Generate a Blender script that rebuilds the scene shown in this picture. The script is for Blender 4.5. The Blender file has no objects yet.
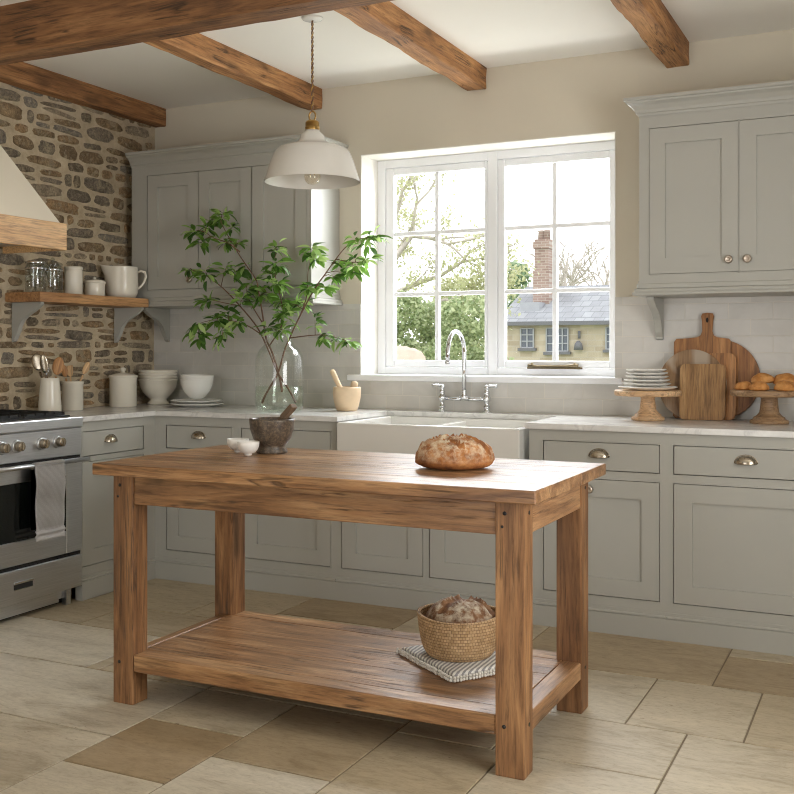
import bpy, bmesh, math, random
from mathutils import Vector, Matrix, noise
random.seed(7)
S = bpy.context.scene
COL = S.collection
PI = math.pi

# ------------------------------------------------------------------ camera (fixed first: photo survey helper uses it)
F, YAW, CX, CY, CZ, V0 = 1028.0, .4521, 4.2147, -5.1724, 1.2576, 349.05
cam_d = bpy.data.cameras.new('camera'); cam = bpy.data.objects.new('camera', cam_d); COL.objects.link(cam)
cam.location = (CX, CY, CZ); cam.rotation_euler = (PI/2, 0, YAW)
cam_d.sensor_width = 36; cam_d.lens = F/794*36; cam_d.shift_y = (V0-397)/794
cam_d.clip_start = .05; cam_d.clip_end = 200
S.camera = cam
def at(u, v, y):
    "survey: the point on the vertical plane y that was measured at u, v"
    s, c = math.sin(YAW), math.cos(YAW)
    r = (u-397)/F; z = -(v-V0)/F
    d = (r*c-s, r*s+c, z); t = (y-CY)/d[1]
    return Vector((CX+t*d[0], y, CZ+t*d[2]))

# ------------------------------------------------------------------ materials
def lin(c):
    return tuple((x/255/12.92 if x/255 <= .04045 else ((x/255+.055)/1.055)**2.4) for x in c)
class NT:
    def __init__(s, name):
        s.m = bpy.data.materials.new(name); s.m.use_nodes = True
        s.t = s.m.node_tree; s.t.nodes.clear()
        s.out = s.n('ShaderNodeOutputMaterial'); s.b = s.n('ShaderNodeBsdfPrincipled')
        s.l(s.b, 'BSDF', s.out, 'Surface')
    def n(s, t, **k):
        n = s.t.nodes.new(t)
        for a, v in k.items(): setattr(n, a, v)
        return n
    def l(s, a, ao, b, bi): s.t.links.new(a.outputs[ao], b.inputs[bi])
    def coord(s, scale=(1,1,1), tone=0, rot=(0,0,0)):
        tc = s.n('ShaderNodeTexCoord'); mp = s.n('ShaderNodeMapping')
        mp.inputs['Scale'].default_value = scale; mp.inputs['Rotation'].default_value = rot
        if tone:
            at_ = s.n('ShaderNodeAttribute', attribute_name='tone'); mul = s.n('ShaderNodeVectorMath', operation='SCALE')
            cb = s.n('ShaderNodeCombineXYZ')
            for i in range(3): s.l(at_, 'Fac', cb, i)
            mul.inputs['Scale'].default_value = tone; s.l(cb, 0, mul, 0)
            ad = s.n('ShaderNodeVectorMath', operation='ADD'); s.l(tc, 'Object', ad, 0); s.l(mul, 0, ad, 1); s.l(ad, 0, mp, 'Vector')
        else: s.l(tc, 'Object', mp, 'Vector')
        return mp
    def noise(s, mp, scale, detail=4, rough=.55, dist=0):
        n = s.n('ShaderNodeTexNoise'); n.inputs['Scale'].default_value = scale; n.inputs['Detail'].default_value = detail
        n.inputs['Roughness'].default_value = rough; n.inputs['Distortion'].default_value = dist
        s.l(mp, 0, n, 'Vector'); return n
    def ramp(s, src, out, stops, interp='LINEAR'):
        r = s.n('ShaderNodeValToRGB'); r.color_ramp.interpolation = interp
        e = r.color_ramp.elements
        while len(e) < len(stops): e.new(.5)
        for i, (p, c) in enumerate(stops):
            e[i].position = p; e[i].color = (*c, 1) if len(c) == 3 else c
        s.l(src, out, r, 'Fac'); return r
    def mix(s, fac, a, b, mode='MIX', f=None):
        m = s.n('ShaderNodeMix', data_type='RGBA', blend_type=mode)
        if f is not None: m.inputs[0].default_value = f
        else: s.t.links.new(fac, m.inputs[0])
        for i, x in ((6, a), (7, b)):
            if isinstance(x, tuple): m.inputs[i].default_value = (*x, 1)
            else: s.t.links.new(x, m.inputs[i])
        return m.outputs[2]
    def bump(s, src, strength=.3, dist=.01, prev=None):
        b = s.n('ShaderNodeBump'); b.inputs['Strength'].default_value = strength; b.inputs['Distance'].default_value = dist
        s.t.links.new(src, b.inputs['Height'])
        if prev: s.l(prev, 0, b, 'Normal')
        s.l(b, 0, s.b, 'Normal'); return b
    def base(s, x):
        if isinstance(x, tuple): s.b.inputs['Base Color'].default_value = (*x, 1)
        else: s.t.links.new(x, s.b.inputs['Base Color'])
    def set(s, **k):
        for a, v in k.items(): s.b.inputs[a.replace('_', ' ')].default_value = v
        return s

def plain(name, rgb, rough=.5, var=.04, vs=6, bump=0, bs=60, metal=0, **k):
    m = NT(name); mp = m.coord(); n = m.noise(mp, vs, 4)
    c = lin(rgb); a = tuple(x*(1-var) for x in c); b = tuple(min(1, x*(1+var)) for x in c)
    m.base(m.ramp(n, 'Fac', [(.3, a), (.7, b)]).outputs[0])
    m.set(Roughness=rough, Metallic=metal, **k)
    if bump: m.bump(m.noise(mp, bs, 3).outputs['Fac'], bump, .004)
    return m.m

def wood(name, dark, mid, light, axis='x', rough=.55, knots=1.0, grain=1.0, cracks=.8, bump=.35, fine=1.0):
    m = NT(name)
    k = {'x': (.12, 1, 1), 'y': (1, .12, 1), 'z': (1, 1, .12)}[axis]
    mp = m.coord(k, tone=7.3); mpw = m.coord(tone=7.3)
    k2 = tuple(.45 if q < .5 else 1 for q in k)
    big = m.noise(mp, 9*grain, 5, .6, 1.2)
    kf = {'x': (.06, 1, 1), 'y': (1, .06, 1), 'z': (1, 1, .06)}[axis]
    fin = m.noise(m.coord(kf, tone=7.3), 105*fine, 7, .72, .4)
    c = m.ramp(big, 'Fac', [(.28, lin(dark)), (.5, lin(mid)), (.74, lin(light))]).outputs[0]
    f2 = m.ramp(fin, 'Fac', [(.36, (.42, .39, .37)), (.5, (.92, .92, .92)), (.64, (1.18, 1.18, 1.17))]).outputs[0]
    c = m.mix(None, c, f2, 'MULTIPLY', .85)
    # plank to plank variation
    at_ = m.n('ShaderNodeAttribute', attribute_name='tone')
    tr = m.ramp(at_, 'Fac', [(0, (.74, .71, .69)), (.5, (1, 1, 1)), (1, (1.16, 1.13, 1.07))]).outputs[0]
    c = m.mix(None, c, tr, 'MULTIPLY', 1)
    # broad wear blotches
    bl = m.ramp(m.noise(mpw, 3.1, 3), 'Fac', [(.35, (.82, .79, .77)), (.65, (1.06, 1.06, 1.06))]).outputs[0]
    c = m.mix(None, c, bl, 'MULTIPLY', .8)
    # knots
    mk = m.coord(k2, tone=3.1); v = m.n('ShaderNodeTexVoronoi'); v.inputs['Scale'].default_value = 6.5
    wn = m.noise(mk, 9, 2); vm = m.n('ShaderNodeVectorMath', operation='MULTIPLY_ADD')
    m.l(wn, 'Color', vm, 0); vm.inputs[1].default_value = (.12, .12, .12); m.l(mk, 0, vm, 2); m.l(vm, 0, v, 'Vector')
    kn = m.ramp(v, 'Distance', [(.07, (1, 1, 1)), (.15, (.5, .5, .5)), (.27, (0, 0, 0))])
    gate = m.n('ShaderNodeMath', operation='GREATER_THAN'); sp = m.n('ShaderNodeSeparateColor'); m.l(v, 'Color', sp, 0)
    m.l(sp, 0, gate, 0); gate.inputs[1].default_value = 1-.45*knots
    kk = m.n('ShaderNodeMath', operation='MULTIPLY'); m.l(kn, 0, kk, 0); m.l(gate, 0, kk, 1)
    kq = m.n('ShaderNodeMath', operation='MULTIPLY'); m.l(kk, 0, kq, 0); kq.inputs[1].default_value = .72
    c = m.mix(kq.outputs[0], c, tuple(x*.22 for x in lin(mid)))
    # drying cracks, thin and along the grain
    kc = {'x': (.05, 1, 1), 'y': (1, .05, 1), 'z': (1, 1, .05)}[axis]
    mc = m.coord(kc, tone=5.7); cn = m.noise(mc, 13, 4, .6, .8)
    cr = m.ramp(cn, 'Fac', [(.482, (0, 0, 0)), (.500, (1, 1, 1)), (.518, (0, 0, 0))])
    cg = m.ramp(m.noise(mpw, 4.5, 2), 'Fac', [(.50, (0, 0, 0)), (.58, (1, 1, 1))])
    cc = m.n('ShaderNodeMath', operation='MULTIPLY'); m.l(cr, 0, cc, 0); m.l(cg, 0, cc, 1)
    cs = m.n('ShaderNodeMath', operation='MULTIPLY'); m.l(cc, 0, cs, 0); cs.inputs[1].default_value = cracks
    c = m.mix(cs.outputs[0], c, tuple(x*.16 for x in lin(mid)))
    m.base(c)
    m.set(Roughness=rough)
    b1 = m.bump(fin.outputs['Fac'], bump, .003)
    inv = m.n('ShaderNodeMath', operation='SUBTRACT'); inv.inputs[0].default_value = 1; m.l(cs, 0, inv, 1)
    m.bump(inv.outputs[0], .6, .004, b1)
    return m.m

M = {}
M['cabinet'] = plain('painted_grey_wood', (172, 171, 164), .42, .02, 3)
M['upper'] = M['cabinet']
M['wall'] = plain('beige_wall_paint', (208, 200, 183), .9, .025, 2)
M['ceiling'] = plain('white_ceiling_paint', (240, 237, 230), .9, .01, 2)
M['reveal'] = plain('white_reveal_paint', (236, 233, 226), .8, .01, 2)
M['window'] = plain('white_window_paint', (240, 241, 244), .35, .01, 3)
M['ceramic'] = plain('cream_ceramic', (226, 220, 206), .22, .03, 9)
M['white_ceramic'] = plain('white_glazed_ceramic', (232, 231, 226), .18, .02, 9)
M['enamel'] = plain('pale_lamp_enamel', (214, 211, 204), .25, .02, 6)
M['hood'] = plain('cream_plaster', (232, 223, 204), .85, .02, 4)
M['sink'] = plain('white_fireclay', (222, 220, 215), .15, .015, 5)
M['chrome'] = plain('polished_chrome', (222, 224, 228), .08, .01, 5, metal=1)
M['nickel'] = plain('brushed_nickel', (176, 166, 150), .24, .04, 30, metal=1)
M['knob_metal'] = plain('warm_knob_metal', (190, 178, 165), .3, .04, 30, metal=1)
M['brass'] = plain('aged_brass', (176, 142, 84), .3, .08, 20, metal=1)
M['bronze'] = plain('aged_bronze', (110, 98, 76), .4, .15, 40, metal=1)
M['black'] = plain('black_iron', (26, 26, 27), .55, .1, 30)
M['gap_shade'] = plain('painted_cavity_shade', (30, 28, 26), .9, .1, 10)  # near-black colour stands in for the shade inside gaps and holes
M['steel'] = None
def steel():
    m = NT('brushed_steel'); mp = m.coord((.3, 1, 60)); n = m.noise(mp, 8, 3)
    m.base(m.ramp(n, 'Fac', [(.3, lin((196, 198, 201))), (.7, lin((216, 218, 221)))]).outputs[0])
    m.set(Metallic=1, Roughness=.33); return m.m
M['steel'] = steel()
def glass_thin(name, tint=(1, 1, 1), base_refl=.04, rough=.0, gl=1.0):
    m = NT(name); m.t.nodes.remove(m.b)
    tr = m.n('ShaderNodeBsdfTransparent'); tr.inputs[0].default_value = (*tint, 1)
    gs = m.n('ShaderNodeBsdfGlossy'); gs.inputs['Roughness'].default_value = rough; gs.inputs[0].default_value = (gl, gl, gl, 1)
    lw = m.n('ShaderNodeLayerWeight'); lw.inputs[0].default_value = .35
    mr = m.n('ShaderNodeMapRange'); mr.inputs[3].default_value = base_refl; mr.inputs[4].default_value = .55
    pw = m.n('ShaderNodeMath', operation='POWER'); pw.inputs[1].default_value = 2.0
    m.l(lw, 'Facing', pw, 0); m.l(pw, 0, mr, 0)
    mx = m.n('ShaderNodeMixShader'); m.l(mr, 0, mx, 0); m.l(tr, 0, mx, 1); m.l(gs, 0, mx, 2); m.l(mx, 0, m.out, 'Surface')
    return m.m
M['pane'] = glass_thin('window_glass', (1, 1, 1), .01)
M['pane'].node_tree  # clear float glass
M['glass'] = glass_thin('vase_glass', (.955, .975, .965), .05)
M['jar_glass'] = glass_thin('jar_glass', (.86, .88, .87), .08)
M['water'] = glass_thin('vase_water', (.93, .965, .92), .03)
M['oven_glass'] = plain('oven_glass', (16, 20, 19), .06, .05, 5)
M['bulb'] = glass_thin('bulb_glass', (.97, .93, .85), .12)
# wood kinds
OD, OM, OL = (112, 76, 46), (158, 114, 74), (196, 156, 112)
M['tx'] = wood('reclaimed_pine_lengthwise', (110, 76, 50), (162, 120, 81), (204, 164, 120), 'x', .32, 1, 1.3)
M['ty'] = wood('reclaimed_pine_crosswise', (110, 78, 54), (160, 120, 84), (198, 158, 116), 'y', .42, 1, 1.3)
M['tz'] = wood('reclaimed_pine_upright', (98, 68, 44), (147, 105, 68), (186, 142, 98), 'z', .5, 1.1, 1.3)
M['bx'] = wood('old_oak_beam_lengthwise', (96, 65, 40), (144, 102, 64), (182, 136, 90), 'x', .75, 1, 1.1, 1, .8, .8)
M['by'] = wood('old_oak_beam_crosswise', (112, 76, 46), (166, 118, 74), (204, 156, 104), 'y', .75, 1, 1.1, 1, .8, .8)
M['hoodwood'] = wood('pale_oak_band', (204, 160, 108), (222, 180, 128), (234, 198, 150), 'y', .5, .6, 1, .2, .15)
M['shelfwood'] = wood('oak_shelf', (150, 108, 70), (180, 134, 90), (204, 160, 112), 'y', .5, .4, 1, .3, .2)
M['board_a'] = wood('mid_oak_board', (130, 86, 48), (168, 116, 68), (194, 144, 92), 'z', .5, .2, 2, .2, .1)
M['board_b'] = wood('worn_oak_board', (112, 80, 48), (160, 122, 78), (196, 158, 110), 'z', .55, .8, 1.6, .2, .2)
M['board_c'] = wood('dark_round_board', (116, 76, 42), (152, 102, 58), (178, 126, 78), 'z', .5, .2, 2, .2, .1)
M['stand_wood'] = wood('pale_turned_wood', (190, 152, 112), (212, 176, 136), (228, 198, 160), 'x', .5, 0, 2, 0, .08)
M['stand_wood_b'] = wood('brown_turned_wood', (140, 108, 78), (166, 134, 100), (190, 158, 122), 'x', .5, 0, 2, 0, .1)
M['spoon'] = wood('spoon_wood', (150, 102, 60), (178, 128, 80), (200, 152, 100), 'z', .5, 0, 2, 0, .05)
M['spoon_pale'] = wood('pale_spoon_wood', (190, 150, 104), (210, 172, 126), (224, 190, 148), 'z', .5, 0, 2, 0, .05)
M['pale_wood'] = plain('pale_mortar_wood', (222, 197, 164), .5, .06, 14)

def marble():
    m = NT('pale_marble'); mp = m.coord()
    a = m.noise(mp, 2.3, 8, .62, 1.5); b = m.noise(mp, 14, 5, .6)
    v = m.ramp(a, 'Fac', [(.47, (1, 1, 1)), (.5, (.82, .82, .83)), (.53, (1, 1, 1))]).outputs[0]
    g = m.ramp(b, 'Fac', [(.3, lin((210, 208, 205))), (.7, lin((226, 225, 222)))]).outputs[0]
    m.base(m.mix(None, g, v, 'MULTIPLY', .8)); m.set(Roughness=.22); return m.m
M['marble'] = marble()
def splash():
    m = NT('splashback_tiles'); mp = m.coord((1, 1, 1), rot=(PI/2, 0, 0))
    br = m.n('ShaderNodeTexBrick'); m.l(mp, 0, br, 'Vector'); br.offset = .5
    for k, v in (('Scale', 1), ('Mortar Size', .0022), ('Mortar Smooth', .3), ('Brick Width', .205), ('Row Height', .08), ('Bias', 0)): br.inputs[k].default_value = v
    br.inputs['Color1'].default_value = (*lin((198, 195, 189)), 1); br.inputs['Color2'].default_value = (*lin((208, 205, 200)), 1)
    br.inputs['Mortar'].default_value = (*lin((212, 207, 198)), 1)
    mq = m.coord(); n = m.noise(mq, 5, 6, .6, 1)
    c = m.mix(None, br.outputs['Color'], m.ramp(n, 'Fac', [(.3, (.9, .9, .9)), (.7, (1.04, 1.04, 1.04))]).outputs[0], 'MULTIPLY', 1)
    m.base(c); m.set(Roughness=.3)
    iv = m.n('ShaderNodeMath', operation='SUBTRACT'); iv.inputs[0].default_value = 1; m.l(br, 'Fac', iv, 1)
    b = m.bump(iv.outputs[0], .5, .002); m.bump(m.noise(mq, 22, 2).outputs['Fac'], .12, .006, b); return m.m
M['splash'] = splash()
def stone_mats():
    m = NT('rubble_stone'); mp = m.coord()
    at_ = m.n('ShaderNodeAttribute', attribute_name='tone')
    r = m.ramp(at_, 'Fac', [(0, lin((132, 119, 101))), (.22, lin((160, 152, 140))), (.4, lin((148, 127, 100))), (.6, lin((170, 146, 114))), (.8, lin((186, 155, 118))), (1, lin((176, 166, 148)))]).outputs[0]
    mul = m.ramp(m.noise(mp, 26, 8, .75, .6), 'Fac', [(.34, (.56, .54, .52)), (.46, (.84, .82, .80)), (.54, (1.02, 1, .97)), (.66, (1.55, 1.5, 1.42))]).outputs[0]
    c = m.mix(None, r, mul, 'MULTIPLY', .9)
    smear = m.ramp(m.noise(mp, 15, 6, .72, 1.0), 'Fac', [(.50, (0, 0, 0)), (.62, (.8, .8, .8))]).outputs[0]
    c = m.mix(smear, c, lin((190, 174, 146)))
    sp = m.ramp(m.noise(mp, 110, 4, .75), 'Fac', [(.38, (.5, .5, .5)), (.6, (1.15, 1.15, 1.15))]).outputs[0]
    m.base(m.mix(None, c, sp, 'MULTIPLY', .6)); m.set(Roughness=.9)
    m.bump(m.noise(mp, 30, 8, .75).outputs['Fac'], 1.0, .03)
    q = NT('lime_mortar'); mp = q.coord()
    q.base(q.ramp(q.noise(mp, 9, 8, .7), 'Fac', [(.3, lin((184, 166, 138))), (.7, lin((220, 204, 176)))]).outputs[0]); q.set(Roughness=.95)
    q.bump(q.noise(mp, 40, 8, .75).outputs['Fac'], .9, .015)
    return m.m, q.m
M['stone'], M['mortar'] = stone_mats()
def floor_mat():
    m = NT('limestone_floor_tile'); mp = m.coord((.8, 2.6, 1), tone=9); mq = m.coord(tone=9)
    at_ = m.n('ShaderNodeAttribute', attribute_name='tone')
    r = m.ramp(at_, 'Fac', [(0, lin((198, 189, 172))), (.45, lin((182, 168, 143))), (1, lin((153, 131, 100)))]).outputs[0]
    v = m.ramp(m.noise(mp, 3.2, 9, .68, 1.2), 'Fac', [(.3, (.68, .64, .58)), (.48, (.98, .98, .97)), (.7, (1.14, 1.14, 1.14))]).outputs[0]
    c = m.mix(None, r, v, 'MULTIPLY', .9)
    sm = m.ramp(m.noise(mp, 34, 8, .8, .5), 'Fac', [(.36, (.66, .62, .56)), (.5, (.97, .97, .96)), (.64, (1.1, 1.1, 1.1))]).outputs[0]
    c = m.mix(None, c, sm, 'MULTIPLY', .7)
    pn = m.noise(mp, 42, 3, .6); pit = m.ramp(pn, 'Fac', [(.30, (1, 1, 1)), (.35, (0, 0, 0))])
    pg = m.ramp(m.noise(mq, 4.0, 2), 'Fac', [(.55, (0, 0, 0)), (.64, (1, 1, 1))])
    pm = m.n('ShaderNodeMath', operation='MULTIPLY'); m.l(pit, 0, pm, 0); m.l(pg, 0, pm, 1)
    c = m.mix(pm.outputs[0], c, lin((110, 88, 62)))
    m.base(c); m.set(Roughness=.48)
    m.bump(m.noise(mp, 16, 6, .6).outputs['Fac'], .12, .006); return m.m
M['floor'] = floor_mat()
M['grout'] = plain('floor_grout', (132, 119, 100), .95, .1, 30)
def bread_mat(name, crust, pale, dark, flour):
    m = NT(name); mp = m.coord(); n = m.noise(mp, 26, 6, .65); at_ = m.n('ShaderNodeAttribute', attribute_name='tone')
    c = m.ramp(n, 'Fac', [(.3, lin(dark)), (.5, lin(crust)), (.72, lin(pale))]).outputs[0]
    fl = m.noise(mp, 38, 6, .7); fr = m.n('ShaderNodeMath', operation='MULTIPLY'); m.l(m.ramp(fl, 'Fac', [(.42, (0, 0, 0)), (.62, (1, 1, 1))]), 0, fr, 0); m.l(at_, 'Fac', fr, 1)
    m.base(m.mix(fr.outputs[0], c, lin(flour))); m.set(Roughness=.75)
    m.bump(m.noise(mp, 60, 6, .7).outputs['Fac'], .6, .006); return m.m
M['bread'] = bread_mat('crusty_bread', (156, 98, 50), (190, 132, 74), (100, 56, 28), (216, 200, 172))
M['bread2'] = bread_mat('dark_crusty_bread', (122, 84, 54), (156, 114, 78), (78, 50, 32), (200, 186, 162))
M['bun'] = bread_mat('golden_bun_crust', (196, 132, 66), (218, 160, 92), (160, 96, 44), (220, 170, 110))
def basket_mat():
    m = NT('woven_straw'); tc = m.n('ShaderNodeTexCoord'); sp = m.n('ShaderNodeSeparateXYZ'); m.l(tc, 'Object', sp, 0)
    w = m.n('ShaderNodeMath', operation='ARCTAN2'); m.l(sp, 1, w, 0); m.l(sp, 0, w, 1)
    cb = m.n('ShaderNodeCombineXYZ'); s1 = m.n('ShaderNodeMath', operation='MULTIPLY'); s1.inputs[1].default_value = .145; m.l(w, 0, s1, 0)
    m.l(s1, 0, cb, 0); m.l(sp, 2, cb, 1)
    br = m.n('ShaderNodeTexBrick'); m.l(cb, 0, br, 'Vector')
    for k, v in (('Scale', 1), ('Mortar Size', .0012), ('Mortar Smooth', 1), ('Brick Width', .012), ('Row Height', .0105)): br.inputs[k].default_value = v
    br.inputs['Color1'].default_value = (*lin((210, 177, 136)), 1); br.inputs['Color2'].default_value = (*lin((186, 151, 109)), 1); br.inputs['Mortar'].default_value = (*lin((104, 74, 42)), 1)
    mq = m.coord(); v = m.ramp(m.noise(mq, 40, 4), 'Fac', [(.3, (.8, .78, .75)), (.7, (1.1, 1.1, 1.1))]).outputs[0]
    m.base(m.mix(None, br.outputs['Color'], v, 'MULTIPLY', 1)); m.set(Roughness=.8)
    iv = m.n('ShaderNodeMath', operation='SUBTRACT'); iv.inputs[0].default_value = 1; m.l(br, 'Fac', iv, 1); m.bump(iv.outputs[0], .8, .004); return m.m
M['basket'] = basket_mat()
def cloth_mat(name, c1, c2, scale, axis=0, rough=.95, lo=.42, hi=.58):
    m = NT(name); mp = m.coord(); w = m.n('ShaderNodeTexWave'); w.bands_direction = 'XYZ'[axis]; w.inputs['Scale'].default_value = scale; w.inputs['Distortion'].default_value = .6; w.inputs['Detail Scale'].default_value = 3
    m.l(mp, 0, w, 'Vector'); c = m.ramp(w, 'Fac', [(lo, lin(c1)), (hi, lin(c2))]).outputs[0]
    n = m.ramp(m.noise(mp, 300, 3), 'Fac', [(.3, (.86, .86, .86)), (.7, (1.08, 1.08, 1.08))]).outputs[0]
    m.base(m.mix(None, c, n, 'MULTIPLY', 1)); m.set(Roughness=rough); m.bump(w.outputs['Fac'], .3, .003); return m.m
M['cloth'] = cloth_mat('striped_linen', (226, 222, 214), (152, 148, 146), 21, 0)
M['fringe'] = plain('linen_fringe', (222, 217, 208), .95, .1, 60)
M['towel'] = cloth_mat('waffle_towel', (205, 200, 196), (218, 214, 211), 60, 2, lo=.3, hi=.7)
M['towel_band'] = plain('towel_hem', (226, 222, 220), .95, .02, 60, .2, 200)
def speckle(name, base, s1, s2, rough=.4):
    m = NT(name); mp = m.coord(); n = m.noise(mp, 90, 4, .7)
    c = m.ramp(n, 'Fac', [(.36, lin(s1)), (.5, lin(base)), (.66, lin(s2))]).outputs[0]
    b = m.ramp(m.noise(mp, 12, 4), 'Fac', [(.3, (.75, .72, .7)), (.7, (1.2, 1.18, 1.15))]).outputs[0]
    m.base(m.mix(None, c, b, 'MULTIPLY', 1)); m.set(Roughness=rough); m.bump(n.outputs['Fac'], .3, .002); return m.m
M['darkstone'] = speckle('dark_speckled_stone', (88, 78, 68), (68, 60, 52), (120, 106, 88), .38)
M['speck_ceramic'] = plain('matt_white_ceramic', (236, 234, 229), .4, .04, 40)
M['leaf'] = None
def leaf_mat(name, a, b, c, trans=.4):
    m = NT(name); at_ = m.n('ShaderNodeAttribute', attribute_name='tone')
    r = m.ramp(at_, 'Fac', [(0, lin(a)), (.5, lin(b)), (1, lin(c))]).outputs[0]
    m.base(r); m.set(Roughness=.42)
    t = m.n('ShaderNodeBsdfTranslucent'); m.t.links.new(r, t.inputs[0]); mx = m.n('ShaderNodeMixShader'); mx.inputs[0].default_value = trans
    m.l(m.b, 0, mx, 1); m.l(t, 0, mx, 2); m.l(mx, 0, m.out, 'Surface'); return m.m
M['leaf'] = leaf_mat('green_leaf', (60, 98, 38), (118, 162, 66), (192, 218, 142))  # palest tone paints near-white highlights into the leaves
M['stem'] = plain('brown_stem', (112, 84, 66), .7, .15, 60)
M['tree_leaf'] = leaf_mat('hazed_tree_leaf', (178, 180, 140), (202, 204, 162), (220, 218, 188), .4)  # leaf colours lightened to imitate the washed-out outdoor haze
M['hazed_hedge_leaf'] = leaf_mat('hazed_hedge_leaf', (140, 158, 116), (176, 188, 142), (206, 212, 172), .35)  # haze put into the colour as paler greens
M['ever_leaf'] = leaf_mat('hazed_evergreen_leaf', (110, 142, 108), (144, 168, 132), (170, 186, 152), .3)  # greens paled for the same painted haze
M['bark'] = plain('pale_bark', (186, 178, 168), .9, .15, 8)
M['grass'] = plain('lawn', (130, 146, 92), .95, .2, 2)
def brickmat(name, c1, c2, mort, w, h, ms, dist=.4):
    m = NT(name); mp = m.coord(rot=(PI/2, 0, 0)); br = m.n('ShaderNodeTexBrick'); m.l(mp, 0, br, 'Vector')
    for k, v in (('Scale', 1), ('Mortar Size', ms), ('Brick Width', w), ('Row Height', h)): br.inputs[k].default_value = v
    br.inputs['Color1'].default_value = (*lin(c1), 1); br.inputs['Color2'].default_value = (*lin(c2), 1); br.inputs['Mortar'].default_value = (*lin(mort), 1)
    v = m.ramp(m.noise(m.coord(), 1.3, 5), 'Fac', [(.3, (.86, .85, .84)), (.7, (1.08, 1.08, 1.08))]).outputs[0]
    m.base(m.mix(None, br.outputs['Color'], v, 'MULTIPLY', 1)); m.set(Roughness=.9); return m.m
M['house_stone'] = brickmat('sandstone_blocks', (192, 180, 160), (170, 156, 136), (184, 174, 158), .5, .2, .02)
M['slate'] = brickmat('slate_roof', (158, 160, 163), (142, 144, 148), (126, 128, 132), .35, .22, .012)
M['chimney_brick'] = brickmat('chimney_brick', (162, 140, 130), (142, 118, 108), (176, 164, 154), .3, .1, .012)
M['house_frame'] = plain('house_window_frame', (158, 160, 164), .5)
M['house_glass'] = plain('house_window_glass', (86, 92, 102), .1)
M['lead'] = plain('dark_gutter', (104, 104, 108), .6)

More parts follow.
